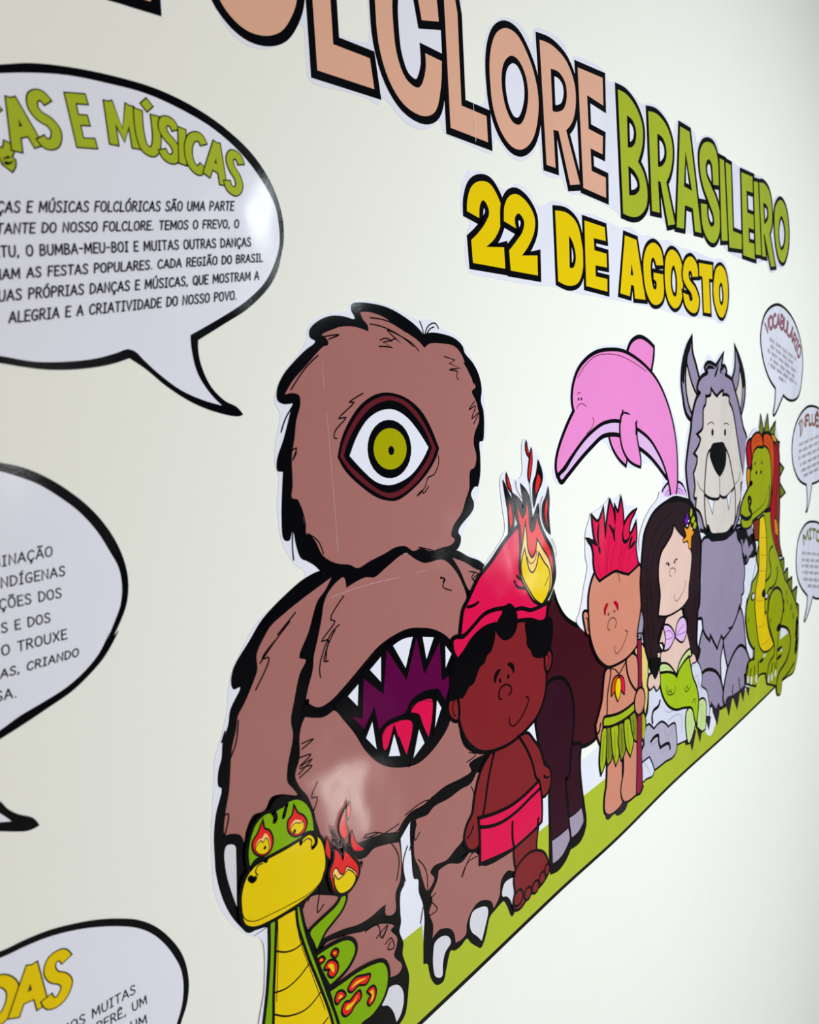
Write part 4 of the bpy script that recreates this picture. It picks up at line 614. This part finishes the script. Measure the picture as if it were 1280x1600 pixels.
T.cell('tail_fluke', 'fin', '10382,12981 10415,13098 10539,13122 10664,12991 10727,12813 10678,12725 10533,12593 10462,12594! 10406,12774', 2.8); T.cell('tail_fluke', 'fin', '10860,13098 11058,13109 11176,13012 11181,12754 11156,12587! 11021,12593! 10840,12722!', 2.8)
T.cell('tail', 'tail', '9480,13968! 9780,13895 9978,13802 10049,13732! 10154,13845 10494,13941! 10548,13799 10639,13581 10797,13367 10860,13190 10842,12999 10775,12810! 10712,12936 10650,13087 10540,13161! 10264,13236 10027,13287 9771,13418 9581,13610 9490,13793', 3.4)
T.lines('scale_mark', ['9693,13721 9678,13653 9746,13584 9845,13554 9959,13555 9990,13645', '9762,13664 9747,13620 9803,13627 9845,13578 9860,13634', '10329,13519 10358,13447 10450,13432 10544,13468 10560,13527', '10389,13476 10420,13517 10466,13453', '10635,13182 10715,13222 10746,13134'], 1.8)
T.lines('fin_line', ['10476,13027 10489,12842', '10570,13048 10583,12784', '10941,13046 11074,12991 11089,12718', '10941,13007 11006,12879 10971,12677', '9508,14037 9699,14008 9865,13913', '10184,13899 10335,13958 10488,13993'], 1.0, 'leaf')
T.cell('hand', 'blush', '9076,13973 9116,14042 9198,14048 9281,13948 9360,13972 9428,14047! 9456,13862 9396,13785 9337,13779! 9266,13871! 9136,13851! 9074,13916', 2.4)
T.fill('hair_lock', 'ink', '9122,14304! 9181,14093 9289,13948! 9375,14027 9457,14122! 9485,14220!')
T.cell('face', 'blush', '9989,16039! 9916,15931 9735,15816 9558,15715 9475,15579 9458,15365 9510,15124 9470,14959 9441,14844! 9714,14784 9995,14777 10287,14806 10484,14883! 10485,14896 10496,15055 10572,15289 10609,15530 10540,15639 10420,15767 10186,15895 10072,15969', 2.8)
T.fills('eye', 'hair', ['9784,15511,30,26', '9988,15514,28,24']); T.lines('eyelash', ['9702,15537 9757,15539', '10008,15540 10080,15546'], 2.5, 'smile')
T.lines('nose', ['9863,15322 9803,15373 9838,15432 9950,15431 10020,15395 9991,15347'], 1.6, 'smile'); T.lines('smile', ['9976,15033 9984,14959 10055,14921 10201,14964 10336,15048 10388,15137 10358,15160'], 1.3, 'smile')
HA = T.cell('starfish', 'star', '10575,16021! 10605,15937 10712,15856! 10603,15803! 10586,15633! 10525,15642! 10481,15770! 10316,15763! 10302,15801! 10421,15839 10334,15984! 10483,15941', 1.6)
T.cells('hair_leaf', 'leaf', ['10609,16243 10654,16177 10607,16109 10562,16150', '10700,16110 10746,16056 10667,16003 10606,16048', '10745,16019 10808,15974 10744,15908 10682,15952'], 1.2)
T.cells('hair_coral', 'purple', ['10426,16202! 10485,16098 10454,16017! 10394,16036! 10336,16116! 10419,16082!'], .8)
T.dots('hair_pearl', '10454,15993,30,15 10509,16059,24,15 10620,15929,25,15', 'paper')

# ================================================================== green reptile
T = Thing('green_reptile_cutout', 'green crocodile-like figure with long red and orange hair, rightmost cartoon figure', 'cartoon cutout', 3.3)
T.paper('13860,17571 13785,17394 13552,17380 13327,17292 13107,17176 13038,16860 12829,16140 12797,15748 13124,15608 13424,15608 13704,15051 13438,14572 13102,14121 13103,14017 13259,13564 13513,13342 13515,13181! 13737,13001! 13698,12876! 14455,12665! 14933,12314! 15033,12036! 15198,11986! 15288,12167 16132,12154 16433,12508 16500,13501 16471,13554 16231,13679 16299,13940 15915,13938 15956,14199 15636,14168 15651,14429 15409,14485 15402,14703 15118,14833 15112,15046 15056,15405 15041,15953 15408,16045 15055,16270 15276,16546 15021,16672 14988,17056 14735,17427 14605,17417 14437,17314 14264,17592 14183,17554 14103,17452', .25)
for p in ('13900,17545! 14058,17246! 13806,17279!', '14273,17553! 14346,17277! 14058,17285!', '14726,17428! 14675,17222! 14396,17269!', '14976,16675! 15262,16544! 15006,16398!', '14986,16289! 15384,16058! 15017,15983!', '14831,17076! 14988,17056! 14968,16948!',
          '15030,14691! 15355,14699! 15370,14520 15221,14474!', '15294,14375! 15632,14435! 15620,14200 15466,14185!', '15587,14162! 15936,14199! 15915,13953 15763,14026!', '15867,13887! 16310,13926! 16241,13677!', '16130,13624! 16313,13568 16458,13495! 16454,13310! 16242,13387!'): T.cell('back_spike', 'spots', p, 3.2)
HR = T.cell('hair', 'rust', '14026,17260! 14271,17260 14611,17177 14876,17074 14970,16893 15026,16479 15042,15925 15029,15564 15019,15410 15066,15052 15211,14811! 15072,14840 14866,14885! 14660,15152 14479,15477 14428,15834! 14379,16123 14195,16929', 3.0)
T.cell('hair_lock', 'crimson', '14636,17056! 14834,16981 14920,16760 14895,16351 14794,15949 14801,15673 14715,15585 14882,15149 14921,14877! 14660,15166 14514,15473 14450,15819! 14553,16013 14631,16371 14673,16773', 2.0, parent=HR)
T.cell('hair_lock', 'amber', '14715,15599! 14895,15508 14947,15251! 14811,15297', 1.4, parent=HR); T.cell('hair_lock', 'amber', '14482,17227! 14697,17201 14809,17097! 14612,17124', 1.6, parent=HR)
T.cell('hair_lock', 'crimson', '13403,17178! 13181,17130 13116,17028 13147,16854 13223,16683! 13334,16744 13406,16966', 3.2, parent=HR)
T.cell('hair_lock', 'amber', '13142,16669! 13260,16649 13307,16471 13190,16342! 13133,16484', 2.2, parent=HR)
T.cell('hair_lock', 'rust', '13492,15683! 13813,15697! 13819,15323! 13582,15355! 13521,15532', 2.2, parent=HR)
B = T.cell('body', 'gator', '13809,15952! 14049,16006! 14425,15969! 14477,15545 14659,15179 14935,14861 15219,14532 15415,14281 15637,14124 16127,13700 16289,13515 16399,13369 16457,12969 16430,12587 16309,12307 16132,12154 15676,12176 15288,12167 15254,12014 15176,11941 15034,11991 14960,12190! 14374,12405! 14283,12643! 13781,12716 13663,12573! 13154,12763! 13152,12935 13245,13094 13556,13090! 13573,13300! 13298,13529 13162,13810 13122,14013 13194,14256 13232,14287 13382,14413 13457,14556 13671,14648 13780,14775 13705,14985 13782,15170 14061,15396', 2.6)
T.fill('gap_paper', 'paper', '15217,13312! 15545,13213 15706,13086! 15083,13092!', parent=B)
T.lines('limb_line', [('14618,15082 14446,15018 14407,14888 14519,14650 14479,14533 14204,14459', 3), ('14919,14610 14936,14466 14814,14319 14594,14262 14420,14268 14252,14149', 3), ('14365,13850 14425,14045 14596,14178 14907,14203 15186,14078 15308,13895 15387,13631', 4),
    ('15381,13837 15317,13603 15158,13405', 4), ('15024,13249 14984,13027 14943,12806 14928,12534', 2.5), ('15207,13351 15544,13243 15743,13137 15875,12925 15809,12669 15518,12505 15139,12417 14980,12301 14937,12167', 4), ('14423,14143 14343,13883 14391,13622 14617,13289 14764,13082 14760,12868 14540,12813 14389,12712 14372,12505', 3),
    ('13226,13099 13190,12911', 3), ('13577,12963 13580,12800', 3), ('13381,12963 13344,12854', 3), ('13797,12998 13781,12743', 3), ('14674,12719 14589,12571', 3), ('14810,12697 14836,12545', 3), ('15335,12198 15675,12221 16177,12327', 3), ('13572,13327 13556,13090', 3), ('15164,13186 15097,13086', 2)])
T.fills('skin_spot', 'spots', ['13236,13910,46,47', '14521,13621,61,48', '15902,13596,81,76', '15649,13768,49,60', '16062,13381,62,76', '16302,13159,53,78', '15569,13960,49,66'])
T.lines('side_spot', ['16353,13209 16312,12911', '16343,12779 16272,12580'], 12)
BL = T.cell('belly', 'yellow', '13845,15700! 14063,15728! 14184,15447 14233,15104 14231,14766 14162,14439 14126,14174 14155,13758! 14225,13839 14350,13534 14710,13096! 14447,13063 14104,13120! 13853,13310 13706,13684 13609,14039 13601,14080 13643,14403 13790,14667 13817,14967 13812,15298', 2.6)
T.lines('belly_line', ['13899,15351 14062,15319 14187,15315', '13905,15026 14069,14978 14235,14969', '13829,14740 13992,14692 14158,14677', '13638,14218 13839,14148 14106,14124', '13726,13665 13929,13632 14157,13641', '13977,13279 14228,13244 14442,13289'], 1.6, 'amber', parent=BL)
T.fills('claw', 'ink', ['14083,14251,108,82', '14252,14149,110,69', '13461,14307,109,79', '13982,12962,125,36', '15126,12904,160,44', '15107,12734,160,38', '15067,13354,158,80'])
T.fills('claw_tip', 'claw', ['14252,14163,68,39', '13488,14308,70,50', '14148,13018,85,31', '15212,12845,66,33', '13210,12812,53,74', '13404,12736,55,81', '13681,12690,56,90', '14416,12478,52,80', '14628,12446,54,81', '14861,12466,55,82'])
H = T.cell('head', 'gator', '13410,16652! 13408,16840 13520,16961 13712,17015! 13870,16996 13970,16991! 14030,17053! 14235,17006 14405,16867 14486,16649 14493,16382 14456,16116 14405,15933 14301,15863 14053,15836 13732,15780 13422,15738! 13348,15656 13050,15636 12887,15687 12839,15786! 12911,15835! 12813,15920 12830,16017! 12937,16142 13154,16283 13369,16384! 13308,16433! 13335,16619', 2.8)
T.lines('jaw_line', [('12849,15867 13049,15794 13308,15802 13364,15859 13231,15975 13335,16065 13304,16131 13192,16148 13211,16065', 5), ('13383,15832 13613,15871 13969,15937 14172,16023 14232,16163', 1.6), ('14376,16270 14402,16054 14279,15879', 3), ('14156,15819 14429,15816', 6), ('13271,16398 13376,16403', 6)], parent=H)
T.fills('eye', 'ink', ['13622,16575,47,36', '13886,16566,48,36'], parent=H); T.lines('eyebrow', ['13504,16734 13581,16749', '13875,16745 13975,16726'], 3, 'spots', parent=H)
for p in ('13349,17031! 13366,17167 13554,17261 13747,17274 13907,17200 13981,17042! 13790,17057 13596,17045 13444,16964 13389,16867!', '14026,17234! 14271,17247 14526,17127 14626,16909 14633,16641 14571,16133! 14504,16648 14426,16866 14277,16998 14037,17066!'): T.cell('fringe', 'orange', p, 2.8, parent=H)
T.lines('fringe_line', ['13443,17064 13555,17186 13748,17205 13908,17135', '13518,17112 13671,17156 13789,17127', '14149,17192 14400,17092 14531,16914', '14109,17141 14317,17068 14445,16971'], 1.2, 'crimson', parent=H)

# ================================================================== fire-eyed snake
T = Thing('snake_cutout', 'green snake with yellow snout, flames for eyes and a burning tail tip', 'cartoon cutout', 3.6)
T.paper('2714,14010! 2779,14012! 2938,13950! 3071,13473! 3222,12878! 3345,12216 3304,11660 2473,12361 2467,12834 2554,13258 2592,13386 2625,13492 2648,13669 2654,13843 2635,13907 2578,13969! 2697,13970!', .25)
T.cell('tail', 'snake', '3414,13835! 3450,13805 3407,13731 3317,13683 3222,13641 3169,13590 3128,13540! 3106,13614 3077,13712 3156,13740 3273,13763 3359,13785', 3.2)
T.cell('coil', 'snake', '3128,13485! 3301,13471 3436,13433 3502,13366 3511,13289 3437,13213 3348,13183 3236,13170! 3160,13364', 4.2)
T.cell('coil', 'snake', '3232,13110! 3359,13099 3536,13087 3718,13047 3820,12996 3866,12895 3853,12767 3788,12674 3668,12618 3519,12617 3395,12412 3194,12503! 3261,12937', 4.2)
for p, q in (('3194,13336 3234,13366 3283,13343 3318,13287 3309,13236 3265,13222 3227,13273 3246,13299', '3224,13344 3265,13333 3288,13291 3276,13250 3251,13293'), ('3272,13419 3298,13431 3330,13398 3310,13368', '3288,13409 3305,13410 3312,13388'), ('3141,13443 3166,13445 3188,13415 3150,13411', '3149,13436 3168,13432 3167,13417'),
             ('3423,13015 3497,13054 3585,13019 3657,12982 3617,12941 3528,12983 3455,12972', '3449,13005 3513,13022 3620,12983 3529,12997'), ('3280,13009 3303,13050 3345,13036 3376,12981 3333,12981 3297,12969', '3303,13000 3332,13020 3351,12990'),
             ('3342,12868 3371,12913 3431,12894 3487,12916 3532,12915 3537,12854 3472,12839 3425,12805 3372,12812', '3376,12860 3395,12883 3456,12871 3513,12899 3474,12859 3409,12837'), ('3629,12859 3686,12860 3711,12807 3687,12740 3639,12728 3626,12765 3663,12801', '3650,12838 3684,12834 3682,12758 3649,12743 3672,12795')):
    k = T.cell('flame_spot', 'red', p, 2.4); T.fill('flame_spot_core', 'yellow', q, parent=k)
N = T.cell('neck', 'snake', '2721,14007! 2709,13823 2696,13703 2659,13470 2609,13246 2530,12785 2475,12386! 3513,11514! 3379,12190! 3276,12799 3190,13110 3100,13435 3026,13701 2979,13986! 2942,14000! 2778,14000!', 3.4)
T.cell('belly', 'yellow', '2785,13990! 2942,13973! 2947,13840 2985,13672 3037,13480 3116,13226 3213,12870 3283,12321 3373,11631! 2538,12332! 2616,12719! 2691,13189 2715,13433 2746,13672', 3.2)
T.lines('belly_line', ['2754,13751 2842,13692 2923,13669 2996,13676', '2718,13441 2819,13411 2926,13422 3039,13472', '2698,13276 2816,13183 2965,13129 3045,13136 3132,13173', '3123,12891 3191,12914'], 1.9)
T.lines('belly_edge', ['2783,13971 2758,13665 2722,13364', '2949,13865 2977,13677 3038,13453 3165,13001'], .9)
T.fill('head_crest', 'ink', '2782,14834 2822,14897 2881,14909 2938,14895 2994,14852 3054,14839 3119,14784 3150,14680! 3016,14750! 2842,14789!')
HD = T.cell('head', 'snake', '2582,14516! 2581,14614 2609,14710 2663,14795 2760,14827 2813,14786! 2844,14810 2902,14813! 2933,14831 3022,14822 3094,14768 3149,14667 3165,14509! 3121,14510 3057,14487 2907,14507 2732,14491 2622,14496', 3.6)
T.cell('snout', 'yellow', '2495,14244 2503,14337 2549,14435 2621,14484 2732,14485 2905,14482 3041,14488 3135,14493 3217,14419 3256,14287 3249,14156 3181,14057 3051,14019 2897,14011 2722,14019 2584,14047 2509,14114', 3.6)
T.lines('snout_line', ['2494,14196 2511,14144 2587,14085 2726,14061 2900,14042 3083,14035 3198,14068 3239,14134'], 1.0)
T.lines('nostril', [('2575,14422 2599,14394 2613,14397', 5.5), ('2586,14483 2624,14520 2672,14523 2720,14482', 4.2), ('3036,14465 3059,14512 3129,14509 3179,14450 3178,14397 3145,14380', 4.2), ('2689,14477 2645,14478 2624,14448 2642,14410', 1.4), ('3063,14465 3102,14476 3139,14436 3128,14395', 1.4), ('2809,14816 2826,14771 2817,14744', 5), ('2932,14822 2914,14782 2896,14740', 4)])
for a, b, c_, d in (('2621,14619 2623,14673 2670,14718 2712,14785! 2721,14725 2756,14697 2783,14628 2774,14570 2743,14535 2687,14540 2642,14578', '2636,14624 2670,14669 2698,14668 2728,14691 2760,14627 2760,14565 2729,14539 2681,14550 2645,14585', '2640,14616 2683,14651 2701,14627 2731,14650 2752,14587 2737,14548 2688,14550 2650,14587', '2715,14586,12,14'),
                 ('2932,14635 2940,14695 2976,14717 2996,14778! 3021,14716 3071,14669 3100,14604 3069,14547 3000,14546 2951,14588', '2947,14628 2988,14674 3039,14653 3079,14613 3063,14563 3001,14555 2958,14587', '2952,14620 2993,14646 3037,14626 3068,14625 3067,14574 3016,14556 2973,14581', '2985,14589,13,16')):
    k = T.cell('flame_eye', 'red', a, 1.8, parent=HD); T.fill('flame_eye_glow', 'cream', b, parent=HD); T.cell('flame_eye_core', 'yellow', c_, .9, parent=HD); T.dots('pupil', d, parent=HD)
FT = T.cell('tail_flame', 'red', '3312,14002 3299,14104 3347,14175 3362,14263! 3404,14201 3436,14117! 3463,14201! 3531,14105 3586,14015 3590,13942 3541,13883 3468,13851 3391,13867 3336,13921', 3.0)
T.cell('tail_flame_glow', 'cream', '3333,14004 3331,14087 3358,14101 3387,14045! 3428,14011 3474,14057! 3524,14011 3567,13954 3550,13892 3468,13851 3392,13875 3345,13930', 1.2, parent=FT)
T.cell('tail_flame_core', 'yellow', '3340,13974 3342,14048! 3375,13997 3427,14000 3481,14026! 3538,13969 3557,13917 3513,13869 3451,13858 3384,13882', 1.2, parent=FT)
T.cells('spark', 'red', ['3288,14392! 3310,14288 3304,14210! 3267,14282', '3488,14535! 3481,14440 3501,14348 3466,14295! 3425,14383 3436,14460', '3540,14578! 3539,14496 3509,14454! 3512,14535', '3547,14327! 3575,14230 3666,14117! 3561,14160 3533,14250'], 1.4)
T.lines('smoke_line', ['3357,14468 3363,14398 3408,14322', '3343,14245 3315,14312 3368,14342 3413,14266 3450,14303 3470,14225 3514,14232 3517,14161', '3603,14006 3632,14020 3619,13970'], 3, taper=True)
